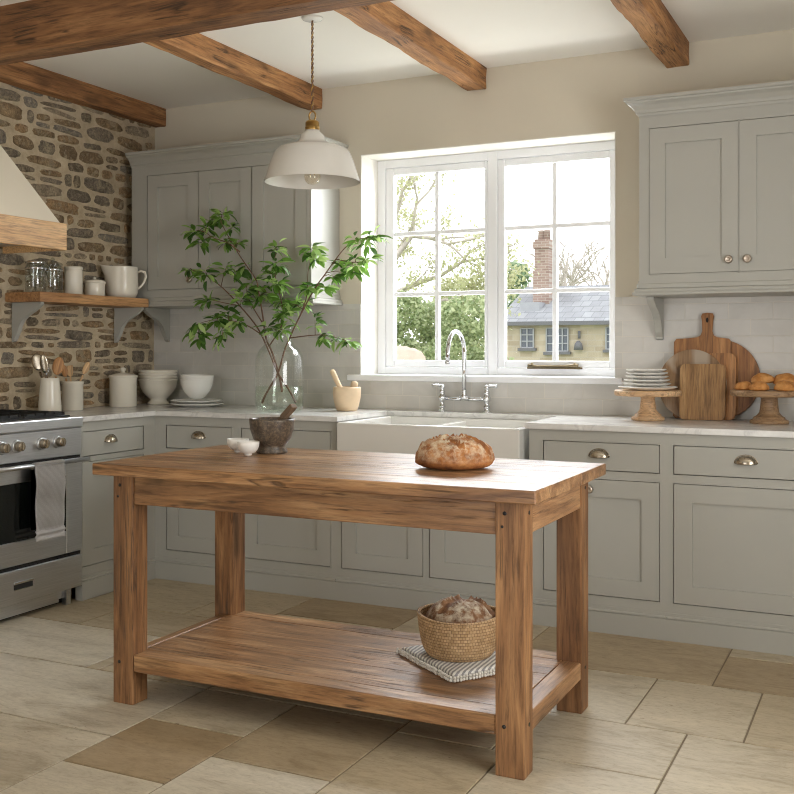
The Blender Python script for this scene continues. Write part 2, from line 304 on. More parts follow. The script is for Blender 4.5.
# ------------------------------------------------------------------ mesh builder
class MB:
    def __init__(s): s.bm = bmesh.new(); s.tl = s.bm.faces.layers.float.new('tone'); s.mats = []; s.mi = 0; s.tone = .5
    def use(s, mat):
        if mat not in s.mats: s.mats.append(mat)
        s.mi = s.mats.index(mat); return s
    def _tag(s, faces, tone=None, smooth=False):
        t = s.tone if tone is None else tone
        for f in faces: f[s.tl] = t; f.material_index = s.mi; f.smooth = smooth
    def box(s, x0, x1, y0, y1, z0, z1, bev=0, tone=None, seg=1):
        if x1 < x0: x0, x1 = x1, x0
        if y1 < y0: y0, y1 = y1, y0
        if z1 < z0: z0, z1 = z1, z0
        co = [(x0,y0,z0),(x1,y0,z0),(x1,y1,z0),(x0,y1,z0),(x0,y0,z1),(x1,y0,z1),(x1,y1,z1),(x0,y1,z1)]
        v = [s.bm.verts.new(c) for c in co]
        fs = [s.bm.faces.new([v[i] for i in f]) for f in ((0,3,2,1),(4,5,6,7),(0,1,5,4),(1,2,6,5),(2,3,7,6),(3,0,4,7))]
        s._tag(fs, tone)
        if bev:
            es = list({e for f in fs for e in f.edges})
            r = bmesh.ops.bevel(s.bm, geom=es, offset=bev, segments=seg, affect='EDGES', profile=.6)
            s._tag(r['faces'], tone)
        return s
    def grid(s, P, closed=False, tone=None, smooth=True, flip=False, toner=None):
        "P: rows of points"
        V = [[s.bm.verts.new(p) for p in row] for row in P]; n = len(P[0]); fs = []
        for i in range(len(P)-1):
            for j in range(n if closed else n-1):
                a, b, c, d = V[i][j], V[i][(j+1) % n], V[i+1][(j+1) % n], V[i+1][j]
                try: f = s.bm.faces.new((a, d, c, b) if flip else (a, b, c, d))
                except ValueError: continue
                f[s.tl] = toner(i, j) if toner else (s.tone if tone is None else tone); f.material_index = s.mi; f.smooth = smooth
        return V
    def lathe(s, prof, c=(0,0,0), n=32, smooth=True, tone=None, axis='z', sq=None, cap=True):
        rows = []
        for r, h in prof:
            row = []
            for k in range(n):
                a = 2*PI*k/n; x, y = max(r, 1e-5)*math.cos(a), max(r, 1e-5)*math.sin(a)
                p = (x, y, h) if axis == 'z' else ((h, x, y) if axis == 'x' else (y, h, x))
                row.append((c[0]+p[0], c[1]+p[1], c[2]+p[2]))
            rows.append(row)
        V = s.grid(rows, True, tone, smooth)
        if cap:
            for row, rr in ((V[0], prof[0][0]), (V[-1], prof[-1][0])):
                if rr > 1e-4:
                    try:
                        f = s.bm.faces.new(row); s._tag([f], tone)
                    except ValueError: pass
        return s
    def tube(s, pts, rad, n=8, smooth=True, tone=None, cap=True):
        pts = [Vector(p) for p in pts]; rows = []; N = len(pts)
        rr = rad if isinstance(rad, (list, tuple)) else [rad]*N
        t0 = (pts[1]-pts[0]).normalized(); up = Vector((0, 0, 1)) if abs(t0.z) < .9 else Vector((1, 0, 0))
        u = t0.cross(up).normalized()
        for i, p in enumerate(pts):
            t = (pts[min(i+1, N-1)]-pts[max(i-1, 0)]).normalized()
            u = (u-t*u.dot(t)).normalized(); w = t.cross(u)
            rows.append([tuple(p+u*rr[i]*math.cos(2*PI*k/n)+w*rr[i]*math.sin(2*PI*k/n)) for k in range(n)])
        V = s.grid(rows, True, tone, smooth)
        if cap:
            for row in (V[0], V[-1]):
                f = s.bm.faces.new(row); s._tag([f], tone)
        return s
    def prism(s, pts, axis, a, b, tone=None, bev=0, seg=2, smooth=False):
        "2D outline extruded along axis from a to b. axis x: pts=(y,z); y: pts=(x,z); z: pts=(x,y)"
        def P(p, h): return {'x': (h, p[0], p[1]), 'y': (p[0], h, p[1]), 'z': (p[0], p[1], h)}[axis]
        A = [s.bm.verts.new(P(p, a)) for p in pts]; B = [s.bm.verts.new(P(p, b)) for p in pts]
        fs = [s.bm.faces.new(A), s.bm.faces.new(B)]
        side = []
        for i in range(len(pts)): side.append(s.bm.faces.new((A[i], A[(i+1) % len(pts)], B[(i+1) % len(pts)], B[i])))
        s._tag(fs+side, tone)
        for f in side: f.smooth = smooth
        if bev:
            es = list({e for f in fs for e in f.edges})
            r = bmesh.ops.bevel(s.bm, geom=es, offset=bev, segments=seg, affect='EDGES'); s._tag(r['faces'], tone)
        return s
    def xform(s, M4):
        bmesh.ops.transform(s.bm, matrix=M4, verts=s.bm.verts); return s
    def build(s, name, mat=None, parent=None, loc=None):
        if mat is not None and not s.mats: s.mats = [mat]
        bmesh.ops.recalc_face_normals(s.bm, faces=s.bm.faces)
        me = bpy.data.meshes.new(name)
        off = wloc(parent) if parent else Vector(loc or (0, 0, 0))
        bmesh.ops.translate(s.bm, vec=-off, verts=s.bm.verts)
        s.bm.to_mesh(me); s.bm.free()
        for m_ in s.mats: me.materials.append(m_)
        o = bpy.data.objects.new(name, me); COL.objects.link(o)
        if parent: o.parent = parent
        else: o.location = off
        return o
def wloc(o):
    v = Vector((0, 0, 0))
    while o: v += o.location; o = o.parent
    return v
def tag(o, label=None, cat=None, group=None, kind=None):
    if label: o['label'] = label
    if cat: o['category'] = cat
    if group: o['group'] = group
    if kind: o['kind'] = kind
    return o
def thing(name, label, cat, loc=(0,0,0), group=None):
    o = bpy.data.objects.new(name, None); o.empty_display_size = .05; COL.objects.link(o); o.location = loc
    return tag(o, label, cat, group)
def struct(o): o['kind'] = 'structure'; return o
def copy_tree(o, parent=None):
    c = o.copy(); COL.objects.link(c); c.parent = parent
    for ch in [q for q in COL.objects if q.parent == o]: copy_tree(ch, c)
    return c
def displace(o_bm, amp, sc, seed=0):
    for v in o_bm.verts:
        p = v.co*sc+Vector((seed, seed*1.7, seed*.3))
        v.co += Vector((noise.noise(p), noise.noise(p+Vector((31, 7, 3))), noise.noise(p+Vector((5, 47, 19)))))*amp

# ------------------------------------------------------------------ room shell
H = 2.765
XR, YB = 5.1, -7.2
WX0, WX1, WZ0, WZ1 = 1.475, 2.935, 1.112, 2.362
m = MB()     # back wall with the window opening, reveal painted white
m.use(M['wall'])
for a in ((-.4, WX0, 0, H), (WX1, XR+.2, 0, H), (WX0, WX1, WZ1, H), (WX0, WX1, 0, WZ0)):
    m.box(a[0], a[1], 0, .34, a[2], a[3])
m.use(M['reveal'])
m.box(WX0-.0, WX0+.004, -.001, .30, WZ0, WZ1); m.box(WX1-.004, WX1, -.001, .30, WZ0, WZ1); m.box(WX0, WX1, -.001, .30, WZ1-.004, WZ1)
struct(m.build('wall_back'))
# floor: grout bed and hand-laid slabs
m = MB(); m.use(M['grout']).box(-.3, XR+.2, YB-.2, .3, -.12, -.004)
m.use(M['floor'])
T = []
def t(x0, x1, y0, y1, tone): T.append((x0, x1, y0, y1, tone))
t(.0, .56, -1.23, -.1, .5); t(.56, 1.165, -1.23, -.1, .45); t(1.165, 1.57, -1.23, -.1, .55); t(1.57, 2.18, -1.02, -.1, .85); t(1.57, 2.18, -1.23, -1.02, .4)
t(2.18, 2.80, -1.23, -.1, .35); t(2.80, 3.595, -1.205, -.1, .72)
t(3.595, 4.3, -.79, -.1, .35); t(3.595, 4.3, -1.205, -.79, .8); t(4.3, XR+.1, -1.205, -.1, .5)
t(0, .845, -1.58, -1.23, .6); t(.845, 1.4, -1.58, -1.23, .55); t(1.4, 2.1, -1.74, -1.23, .3); t(2.1, 2.80, -1.74, -1.23, .6); t(2.80, 3.395, -1.735, -1.205, .25)
t(3.395, 3.775, -1.735, -1.205, .35); t(3.775, 4.4, -1.735, -1.205, .5); t(4.4, XR+.1, -1.735, -1.205, .2)
t(0, .45, -2.055, -1.58, .3); t(.45, 1.33, -2.055, -1.58, .15); t(1.33, 1.40, -2.055, -1.58, .55); t(1.40, 1.92, -2.055, -1.74, .55); t(1.92, 2.735, -2.055, -1.74, .45)
T[-3] = (1.33, 1.40, -2.055, -1.58, .55)
t(2.735, 3.07, -2.135, -1.74, .5); t(3.07, 3.60, -2.135, -1.735, .3); t(3.60, 4.4, -2.7, -1.735, .28); t(4.4, XR+.1, -2.7, -1.735, .5)
t(.35, 1.92, -2.57, -2.055, .12); t(-.1, .35, -2.57, -2.055, .4); t(1.92, 2.31, -2.39, -2.055, .35); t(1.92, 2.31, -2.79, -2.39, .9)
t(2.31, 2.735, -2.565, -2.055, .72); t(2.735, 3.12, -2.9, -2.135, .55); t(3.12, 3.60, -2.9, -2.135, .22)
t(.9, 1.92, -3.06, -2.57, .25); t(-.1, .9, -3.06, -2.57, .5); t(1.92, 2.31, -3.4, -2.79, .18); t(2.31, 2.735, -3.4, -2.565, .12)
y = -2.7
t(3.6, 4.2, -3.3, -2.7, .4); t(4.2, XR+.1, -3.3, -2.7, .2); t(2.735, 3.6, -3.4, -2.9, .3)
yy = -3.4
t(-.1, .9, -3.4, -3.06, .3); t(.9, 1.92, -3.4, -3.06, .6); t(3.6, XR+.1, -3.4, -3.3, .4)
while yy > YB:
    x = -.1; h = random.choice((.45, .55, .6))
    while x < XR+.1:
        w = random.choice((.55, .7, .9)); t(x, min(x+w, XR+.15), yy-h, yy, random.random()*.7); x += w
    yy -= h
for (x0, x1, y0, y1, tn) in T: m.box(x0+.0035, x1-.0035, y0+.0035, y1-.0035, -.05, 0, .0015, tn)
struct(m.build('floor'))
struct(MB().box(-.4, XR+.2, YB-.2, .34, H, H+.15).build('ceiling', M['ceiling']))
# left wall: individual rubble stones laid in wide lime mortar
m = MB(); m.use(M['mortar'])
NY, NZ = 120, 70
P = [[(.002+.006*noise.noise(Vector((0, -3.4+3.4*j/NY, 2.765*i/NZ))*9), -3.4+3.4*j/NY, 2.765*i/NZ) for j in range(NY+1)] for i in range(NZ+1)]
m.grid(P); m.box(-.3, -.01, YB-.2, .0, 0, H); m.use(M['wall']).box(-.01, .004, YB-.2, -3.4, 0, H)
m.use(M['stone'])
def stone(y0, y1, z0, z1, tn):
    cy, cz, hy, hz = (y0+y1)/2, (z0+z1)/2, (y1-y0)/2, (z1-z0)/2
    n, R = 26, 5; rows = []; sd = random.random()*99; pw = random.uniform(2.3, 4.6); dep = random.uniform(.007, .015); tilt = random.uniform(-.07, .07)
    for i in range(R+1):
        q = i/R; row = []
        for k in range(n):
            a = 2*PI*k/n; ca, sa = math.cos(a), math.sin(a)
            rr = 1/((abs(ca)**pw+abs(sa)**pw)**(1/pw)); wob = 1+.16*noise.noise(Vector((ca*1.6, sa*1.6, sd)))+.10*noise.noise(Vector((ca*4.5, sa*4.5, sd)))
            yy_ = cy+hy*ca*rr*wob*max(q, .001); zz_ = cz+hz*sa*rr*wob*max(q, .001)+tilt*(yy_-cy)
            xx = .003+dep*(1-q**4.5)**.6*(1+.35*noise.noise(Vector((yy_*22, zz_*22, sd)))) if q < 1 else -.004
            row.append((xx, yy_, zz_))
        rows.append(row)
    m.grid(rows, True, tn, True)
z = .86
while z < 2.74:
    h = random.choice((.045, .055, .065, .075, .09)); y = -3.4+random.random()*.1
    while y < -.03:
        w = random.choice((.07, .12, .16, .19, .22, .26, .30)); w = min(w, -.012-y)
        if w > .04:
            tn = random.choice((0, .08, .2, .28, .4, .48, .6, .7, .8, .95))
            gy, gz = random.uniform(.006, .016), random.uniform(.005, .012)
            if w > .09 and h > .07 and random.random() < .3: # two flat stones stacked
                zs = z+h*random.uniform(.4, .6)
                stone(y+gy, y+w-gy, z+gz, zs-.004, tn); stone(y+gy, y+w-gy*1.4, zs+.005, z+h-gz*.6, (tn+.37) % 1)
            else: stone(y+gy, y+w-gy, z+gz, z+h-gz*random.uniform(0, 1)+random.uniform(-.004, .006), tn)
        y += w
    z += h
struct(m.build('wall_left'))
# right wall with a tall window opening, wall behind the camera with a wide opening added to let in front fill
m = MB().use(M['wall'])
RY0, RY1, RZ0, RZ1 = -3.9, -2.1, .85, 2.3
m.box(XR, XR+.25, RY1, .0, 0, H); m.box(XR, XR+.25, YB, RY0, 0, H); m.box(XR, XR+.25, RY0, RY1, 0, RZ0); m.box(XR, XR+.25, RY0, RY1, RZ1, H)
struct(m.build('wall_right'))
m = MB().use(M['wall'])
m.box(0, 1.6, YB-.25, YB, 0, H); m.box(3.4, XR, YB-.25, YB, 0, H); m.box(1.6, 3.4, YB-.25, YB, 2.2, H)
struct(m.build('wall_front'))

# splashback tiles (a skin on the wall around the window)
m = MB()
for a in ((0.0, WX0, .92, 1.515), (WX1, 4.45, .92, 1.52), (WX0, WX1, .92, WZ0-.03)): m.box(a[0], a[1], -.008, 0, a[2], a[3])
o = m.build('trim_1', M['splash'], None, (0, 0, .92)); struct(o)

# ------------------------------------------------------------------ window
m = MB(); Y0, Y1 = .2, .27
m.box(WX0+.004, 1.528, Y0, Y1, WZ0, WZ1-.004, .003); m.box(2.884, WX1-.004, Y0, Y1, WZ0, WZ1-.004, .003); m.box(2.167, 2.223, Y0, Y1, WZ0, WZ1-.004, .003)
for a, b in ((1.528, 2.167), (2.223, 2.884)):
    m.box(a, b, Y0, Y1, 2.31, WZ1-.004, .003); m.box(a, b, Y0, Y1, WZ0, 1.154, .003)
win = struct(m.build('window_1', M['window'], None, ((WX0+WX1)/2, .2, WZ0)))
for (a, b, gx0, gx1, mx) in ((1.530, 2.165, 1.582, 2.145, 1.852), (2.225, 2.882, 2.265, 2.850, 2.548)):
    c = MB(); zb, zt, g0, g1 = 1.156, 2.308, 1.194, 2.268
    ya, yb = Y0+.006, Y0+.05
    c.box(a, gx0, ya, yb, zb, zt, .004); c.box(gx1, b, ya, yb, zb, zt, .004); c.box(gx0, gx1, ya, yb, g1, zt, .004); c.box(gx0, gx1, ya, yb, zb, g0, .004)
    c.box(mx-.0125, mx+.0125, ya+.008, yb-.004, g0, g1, .003)
    for zz in (1.926, 1.575): c.box(gx0, gx1, ya+.0085, yb-.0045, zz-.012, zz+.012, .003)
    cs = c.build('casement', M['window'], win)
    MB().box(gx0, gx1, Y0+.031, Y0+.034, g0, g1).build('glass_pane', M['pane'], cs)
m = MB(); m.box(1.40, 2.975, -.03, .004, WZ0-.033, WZ0, .005, seg=2); m.box(WX0+.004, WX1-.004, .0, .2, WZ0-.02, WZ0+.0005)
m.build('window_sill', M['window'], win)
m = MB().use(M['bronze'])
m.tube([(2.41, .178, 1.168), (2.46, .176, 1.164), (2.60, .176, 1.165), (2.69, .178, 1.168)], [.010, .007, .007, .010], 8)
m.box(2.40, 2.71, .187, .194, 1.150, 1.160, .002); m.lathe([(.0, 0), (.010, .002), (.008, .014), (0, .018)], (2.43, .182, 1.166), 12); m.lathe([(.0, 0), (.010, .002), (.008, .014), (0, .018)], (2.67, .182, 1.166), 12)
m.box(2.41, 2.70, .182, .206, 1.156, 1.162)
m.build('casement_stay', None, win)

# ------------------------------------------------------------------ ceiling beams
def beam(x0, x1, y0, y1, z0, z1, mat, label, seed, loc):
    m = MB(); n = 14
    ax = 0 if (x1-x0) > (y1-y0) else 1
    L0, L1 = (x0, x1) if ax == 0 else (y0, y1)
    rows = []
    cross = [(0, 0), (.5, 0), (1, 0), (1, .5), (1, 1), (.5, 1), (0, 1), (0, .5)]
    N = 60; b = .05
    ring = []
    for (p, q) in [(b, 0), (.5, 0), (1-b, 0), (1, b), (1, .5), (1, 1), (.5, 1), (0, 1), (0, .5), (0, b)]: ring.append((p, q))
    for i in range(N+1):
        t_ = L0+(L1-L0)*i/N; row = []
        for (p, q) in ring:
            if ax == 0: c = Vector((t_, y0+(y1-y0)*p, z0+(z1-z0)*q))
            else: c = Vector((x0+(x1-x0)*p, t_, z0+(z1-z0)*q))
            d = Vector((noise.noise(c*3.1+Vector((seed, 0, 0))), noise.noise(c*3.1+Vector((0, seed, 9))), noise.noise(c*3.1+Vector((5, 0, seed)))))*.006
            d += Vector((noise.noise(c*13+Vector((seed, 0, 0))), noise.noise(c*13+Vector((0, seed, 9))), noise.noise(c*13+Vector((5, 0, seed)))))*.003
            if q == 1: d *= 0
            if ax == 0: d.x = 0
            else: d.y = 0
            row.append(tuple(c+d))
        rows.append(row)
    V = m.grid(rows, True, seed % 1, False)
    for r in (V[0], V[-1]): m._tag([m.bm.faces.new(r)], seed % 1)
    return tag(m.build('ceiling_beam', mat, None, loc), label, 'beam', 'oak ceiling beams')
by0 = -1.75
beam(.01, .092, -5.5, -.004, 2.652, H, M['by'], 'brown oak beam running along the top of the stone wall', 1.35, (.05, -.004, 2.65))
beam(1.125, 1.222, by0, -.004, 2.652, H, M['by'], 'oak ceiling beam ending above the left wall cabinet behind the pendant lamp', 2.55, (1.17, -.004, 2.65))
beam(2.125, 2.24, by0, -.004, 2.652, H, M['by'], 'oak ceiling beam ending on the wall above the left half of the window', 3.7, (2.18, -.004, 2.65))
beam(3.185, 3.30, by0, -.004, 2.652, H, M['by'], 'cracked oak ceiling beam ending near the right wall cabinet', 4.6, (3.24, -.004, 2.65))
beam(.092, XR, -1.868, -1.728, 2.553, H, M['bx'], 'thick dark oak cross beam carrying the shorter ceiling beams', 5.3, (2.5, -1.8, 2.55))

# ------------------------------------------------------------------ cabinets
FR = -.664   # front plane of the back run
def plane_box(m, side, f, a, b, z0, z1, d0, d1, bev=.0015, tone=None):
    "a box whose face looks to -y (side 'b') or +x (side 'l'); a..b along the run; depth measured outwards from plane f"
    if side == 'b': m.box(a, b, f-d1, f-d0, z0, z1, bev, tone)
    else: m.box(f+d0, f+d1, a, b, z0, z1, bev, tone)
def shaker(side, f, a, b, z0, z1, st=.077, name='door', parent=None, mat=None):
    m = MB(); rec = .011
    plane_box(m, side, f, a, a+st, z0, z1, -.02, 0, 0); plane_box(m, side, f, b-st, b, z0, z1, -.02, 0, 0)
    plane_box(m, side, f, a+st, b-st, z1-st, z1, -.02, 0, 0); plane_box(m, side, f, a+st, b-st, z0, z0+st, -.02, 0, 0)
    plane_box(m, side, f, a+st-.004, b-st+.004, z0+st-.004, z1-st+.004, -.018, -rec, 0)
    return m.build(name, mat or M['cabinet'], parent)
def face_frame(m, side, f, a, b, z0, z1, holes, d=.02):
    "solid frame with rectangular openings holes=[(a,b,z0,z1)] split in vertical bands"
    xs = sorted({a, b, *[h[0] for h in holes], *[h[1] for h in holes]})
    for i in range(len(xs)-1):
        p, q = xs[i], xs[i+1]; mid = (p+q)/2
        hs = sorted([(h[2], h[3]) for h in holes if h[0] <= mid <= h[1]])
        z = z0
        for (h0, h1) in hs:
            if h0 > z+.0001: plane_box(m, side, f, p, q, z, h0, -d, 0, 0)
            z = h1
        if z1 > z+.0001: plane_box(m, side, f, p, q, z, z1, -d, 0, 0)
    for (p, q, r, s_) in holes:  # bead around each opening
        g = .0045; e = .002
        plane_box(m, side, f, p-g, p, r-g, s_+g, -.004, e, 0); plane_box(m, side, f, q, q+g, r-g, s_+g, -.004, e, 0)
        plane_box(m, side, f, p, q, s_, s_+g, -.004, e, 0); plane_box(m, side, f, p, q, r-g, r, -.004, e, 0)
def cup_pull(side, f, c, z, parent):
    m = MB(); R, Hh, D = .044, .033, .027; n = 14; rows = []
    for i in range(9):          # half dome, open below
        th = PI/2*i/8; row = []
        for k in range(n+1):
            ph = PI*k/n
            a = math.cos(ph)*R*math.cos(th)**.0*1.0; u = R*math.cos(ph)*math.cos(th); 
            w = Hh*math.sin(ph)*math.cos(th) ; d = D*math.sin(th)**.9
            row.append((u, d, w))
        rows.append(row)
    def W(p):
        return (c+p[0], f-p[1], z+p[2]-.008) if side == 'b' else (f+p[1], c+p[0], z+p[2]-.008)
    m.grid([[W(p) for p in r] for r in rows])
    # rolled rim and back plate
    rim = [W((R*1.06*math.cos(PI*k/n), .001, Hh*1.1*math.sin(PI*k/n))) for k in range(n+1)]
    m.tube(rim, .0022, 6)
    m.tube([W((-R, .002, 0)), W((-R*.7, D*.75, -.001)), W((0, D, -.002)), W((R*.7, D*.75, -.001)), W((R, .002, 0))], .002, 6)
    return m.build('cup_handle', M['nickel'], parent)
def knob(side, f, c, z, parent, r=.019, mat=None):
    m = MB(); prof = [(.009, 0), (.007, .004), (.006, .012), (r*.8, .016), (r, .021), (r*.93, .026), (r*.5, .029), (r*.45, .0275), (.001, .028)]
    pr = [(a, -b) for a, b in prof] if side == 'b' else prof
    m.lathe(pr, (c, f, z) if side == 'b' else (f, c, z), 20, axis='y' if side == 'b' else 'x')
    return m.build('knob', mat or M['knob_metal'], parent)
def plinth(side, f, a, b, parent, ea=0, eb=0):
    m = MB()
    plane_box(m, side, f, a, b, 0, .092, -.03, .014, 0)
    plane_box(m, side, f, a, b, .092, .104, -.03, .011, .003); plane_box(m, side, f, a, b, .104, .118, -.03, .005, 0)
    return m.build('plinth', M['cabinet'], parent)
def base_unit(side, a, b, doors, drawers, label, f=None, pulls=(), knobs=(), zb=.9, name='base_cabinet', depth=None, skip_top=None, group=None):
    f = FR if f is None else f; back = -.012 if side == 'b' else .03
    loc = ((a+b)/2, -.3, 0) if side == 'b' else (.3, (a+b)/2, 0)
    t_ = thing(name, label, 'cabinet', loc, group)
    m = MB(); ztop = .892 if skip_top is None else skip_top
    holes = [d for d in doors]+[d for d in drawers]
    face_frame(m, side, f, a, b, .1, ztop, holes)
    # carcass sides, bottom and back
    if side == 'b':
        m.box(a, a+.018, f+.02, back, .1, ztop); m.box(b-.018, b, f+.02, back, .1, ztop); m.box(a+.018, b-.018, f+.03, back, .1, .118); m.box(a, b, back-.01, back, .118, ztop)
    else:
        m.box(back, f-.02, a, a+.018, .1, ztop); m.box(back, f-.02, b-.018, b, .1, ztop); m.box(back, f-.03, a+.018, b-.018, .1, .118); m.box(back, back+.01, a, b, .118, ztop)
    m.build('carcass', M['cabinet'], t_)
    g = .003
    for i, (p, q, r, s_) in enumerate(doors):
        d = shaker(side, f, p+g, q-g, r+g, s_-g, parent=t_)
        for (kc, kz, ki) in knobs:
            if ki == i: knob(side, f, kc, kz, d)
    for i, (p, q, r, s_) in enumerate(drawers):
        mm = MB(); plane_box(mm, side, f, p+g, q-g, r+g, s_-g, -.02, 0, .0015)
        d = mm.build('drawer', M['cabinet'], t_)
        for (kc, kz, ki) in pulls:
            if ki == i: cup_pull(side, f, kc, kz, d)
    plinth(side, f, a, b, t_)
    return t_
DZ0, DZ1, RZ0_, RZ1_ = .160, .679, .716, .843
G = 'grey base cabinets'
LF = .545
base_unit('l', -1.243, FR+.001, [(-1.225, -.761, .163, .690)], [(-1.225, -.761, RZ0_, RZ1_)], 'grey base cabinet between the steel range cooker and the corner', LF, [(-1.02, .787, 0)], group=G)
base_unit('b', .545, 1.085, [(.621, 1.055, DZ0, DZ1)], [(.621, 1.055, RZ0_, RZ1_)], 'grey base cabinet right of the inner corner below the stacked bowls and plates', None, [(.838, .787, 0)], group=G)
base_unit('b', 1.085, 1.688, [(1.13, 1.654, DZ0, DZ1)], [(1.115, 1.654, RZ0_, RZ1_)], 'grey base cabinet under the glass vase, left of the white sink', group=G)
base_unit('b', 1.688, 2.70, [(1.716, 2.165, DZ0, .62), (2.197, 2.66, DZ0, .62)], [], 'low grey double door cabinet under the white sink', skip_top=.648, name='sink_cabinet', group=G)
base_unit('b', 2.70, 3.32, [(2.766, 3.293, DZ0, DZ1)], [(2.766, 3.293, RZ0_, RZ1_)], 'grey base cabinet right of the sink with a knob on its door', None, [(3.025, .786, 0)], [(2.984, .633, 0)], group=G)
base_unit('b', 3.32, 4.0, [(3.35, 3.955, DZ0, DZ1)], [(3.35, 3.955, RZ0_, RZ1_)], 'grey base cabinet at the right edge under the cutting boards', None, [(3.649, .786, 0)], group=G)

# worktops
WT0, WT1 = .894, .92
m = MB()
m.prism([(.012, -1.255), (.566, -1.255), (.566, -.687), (1.705, -.687), (1.705, -.13), (2.685, -.13), (2.685, -.687), (4.02, -.687), (4.02, -.009), (.012, -.009)], 'z', WT0, WT1, bev=.003)
tag(m.build('worktop', M['marble'], None, (.5, -.3, WT0)), 'pale marble worktop running round the corner along the back wall', 'worktop')

# sink
sk = thing('farmhouse_sink', 'white double bowl farmhouse sink below the window', 'sink', (2.19, -.4, .65))
m = MB(); sx0, sx1, sy0, sy1, z0, z1 = 1.708, 2.664, -.700, -.118, .652, .8925; w = .03
m.box(sx0, sx1, sy0, sy0+w, z0, z1, .006, seg=2); m.box(sx0, sx1, sy1-w, sy1, z0, z1, .006, seg=2)
m.box(sx0, sx0+w, sy0+w*.6, sy1-w*.6, z0, z1, .005); m.box(sx1-w, sx1, sy0+w*.6, sy1-w*.6, z0, z1, .005)
m.box(2.155, 2.18, sy0+w*.6, sy1-w*.6, z0, z1-.012, .005); m.box(sx0+w*.5, sx1-w*.5, sy0+w*.5, sy1-w*.5, z0+.0, z0+.035)
m.build('basin', M['sink'], sk)
for x in (1.95, 2.42): MB().lathe([(.0, 0), (.03, 0), (.034, .003), (.02, .004), (0, .002)], (x, -.42, z0+.035), 20).build('drain', M['chrome'], sk)

# bridge tap
tp = thing('bridge_tap', 'chrome bridge mixer tap with a tall swan neck behind the sink', 'tap', (2.13, -.06, WT1))
ty = -.062
m = MB()
for x in (2.005, 2.262):
    m.lathe([(r_*1.35, h_) for r_, h_ in [(.001, 0), (.021, 0), (.021, .004), (.012, .010), (.009, .02), (.013, .026), (.013, .032), (.009, .038), (.009, .055), (.015, .062), (.016, .082), (.012, .09), (.010, .10), (.013, .106), (.010, .115), (.008, .125), (.012, .132), (.007, .142), (0, .145)]], (x, ty, WT1), 20)
m.tube([(2.005, ty, .992), (2.09, ty, .990), (2.11, ty, .992)], [.0105, .010, .013], 12); m.tube([(2.262, ty, .992), (2.177, ty, .990), (2.157, ty, .992)], [.0105, .010, .013], 12)
m.tube([(2.10, ty, .992), (2.133, ty, .996), (2.167, ty, .992)], [.010, .015, .010], 12)
m.lathe([(.012, -.014), (.019, 0), (.017, .012), (.011, .03), (.013, .036), (.013, .042), (.009, .046)], (2.133, ty, .996), 16)
m.build('bridge', M['chrome'], tp)
m = MB(); sp = [(2.133, ty, 1.04), (2.133, ty, 1.285)]
Rr = .112; zc = 1.238
pts = [(2.133, ty, 1.04), (2.133, ty, 1.15), (2.133, ty, zc)]+[(2.133, ty-Rr+Rr*math.cos(a), zc+Rr*math.sin(a)) for a in [PI*k/14 for k in range(1, 15)]]+[(2.133, ty-2*Rr-.004, 1.195)]
m.tube(pts, .0112, 14); m.lathe([(.0095, 0), (.013, -.002), (.013, -.014), (.010, -.018)], (2.133, ty-2*Rr-.004, 1.197), 14)
m.build('spout', M['chrome'], tp)
for s_, x in ((-1, 2.005), (1, 2.262)):
    m = MB(); m.tube([(x, ty, 1.058), (x+.02*s_, ty, 1.062), (x+.045*s_, ty-.002, 1.060), (x+.058*s_, ty-.002, 1.060)], [.008, .0075, .007, .0105], 10)
    m.lathe([(0, 0), (.010, .002), (.010, .010), (.006, .014), (0, .016)], (x, ty, 1.052), 12); m.build('lever', M['chrome'], tp)

# ------------------------------------------------------------------ wall cabinets
def cornice(m, x0, x1, yf, z, wl=True, wr=True):
    prof = [(0, 0), (.006, .0), (.008, .010), (.014, .013), (.018, .026), (.032, .045), (.050, .056), (.052, .063), (.060, .066), (.060, .080), (0, .080)]
    for i in range(len(prof)-1):
        (d0, h0), (d1, h1) = prof[i], prof[i+1]
        ring0 = [(x0-(d0 if wl else 0), -.003, z+h0), (x0-(d0 if wl else 0), yf-d0, z+h0), (x1+(d0 if wr else 0), yf-d0, z+h0), (x1+(d0 if wr else 0), -.003, z+h0)]
        ring1 = [(x0-(d1 if wl else 0), -.003, z+h1), (x0-(d1 if wl else 0), yf-d1, z+h1), (x1+(d1 if wr else 0), yf-d1, z+h1), (x1+(d1 if wr else 0), -.003, z+h1)]
        m.grid([ring0, ring1], smooth=False)
def light_rail(m, x0, x1, yf, z1, z0, ext):
    e = ext
    m.box(x0-e[0]*.5, x1+e[1]*.5, yf-.010, -.003, z0+.030, z1-.012, .004); m.box(x0-e[0]*.2, x1+e[1]*.2, yf-.004, -.003, z1-.012, z1)
    m.box(x0-e[0]*1.4, x1+e[1]*1.4, yf-.028, -.003, z0, z0+.014, .004, seg=2); m.box(x0-e[0], x1+e[1], yf-.018, -.003, z0+.012, z0+.031, .005, seg=2)
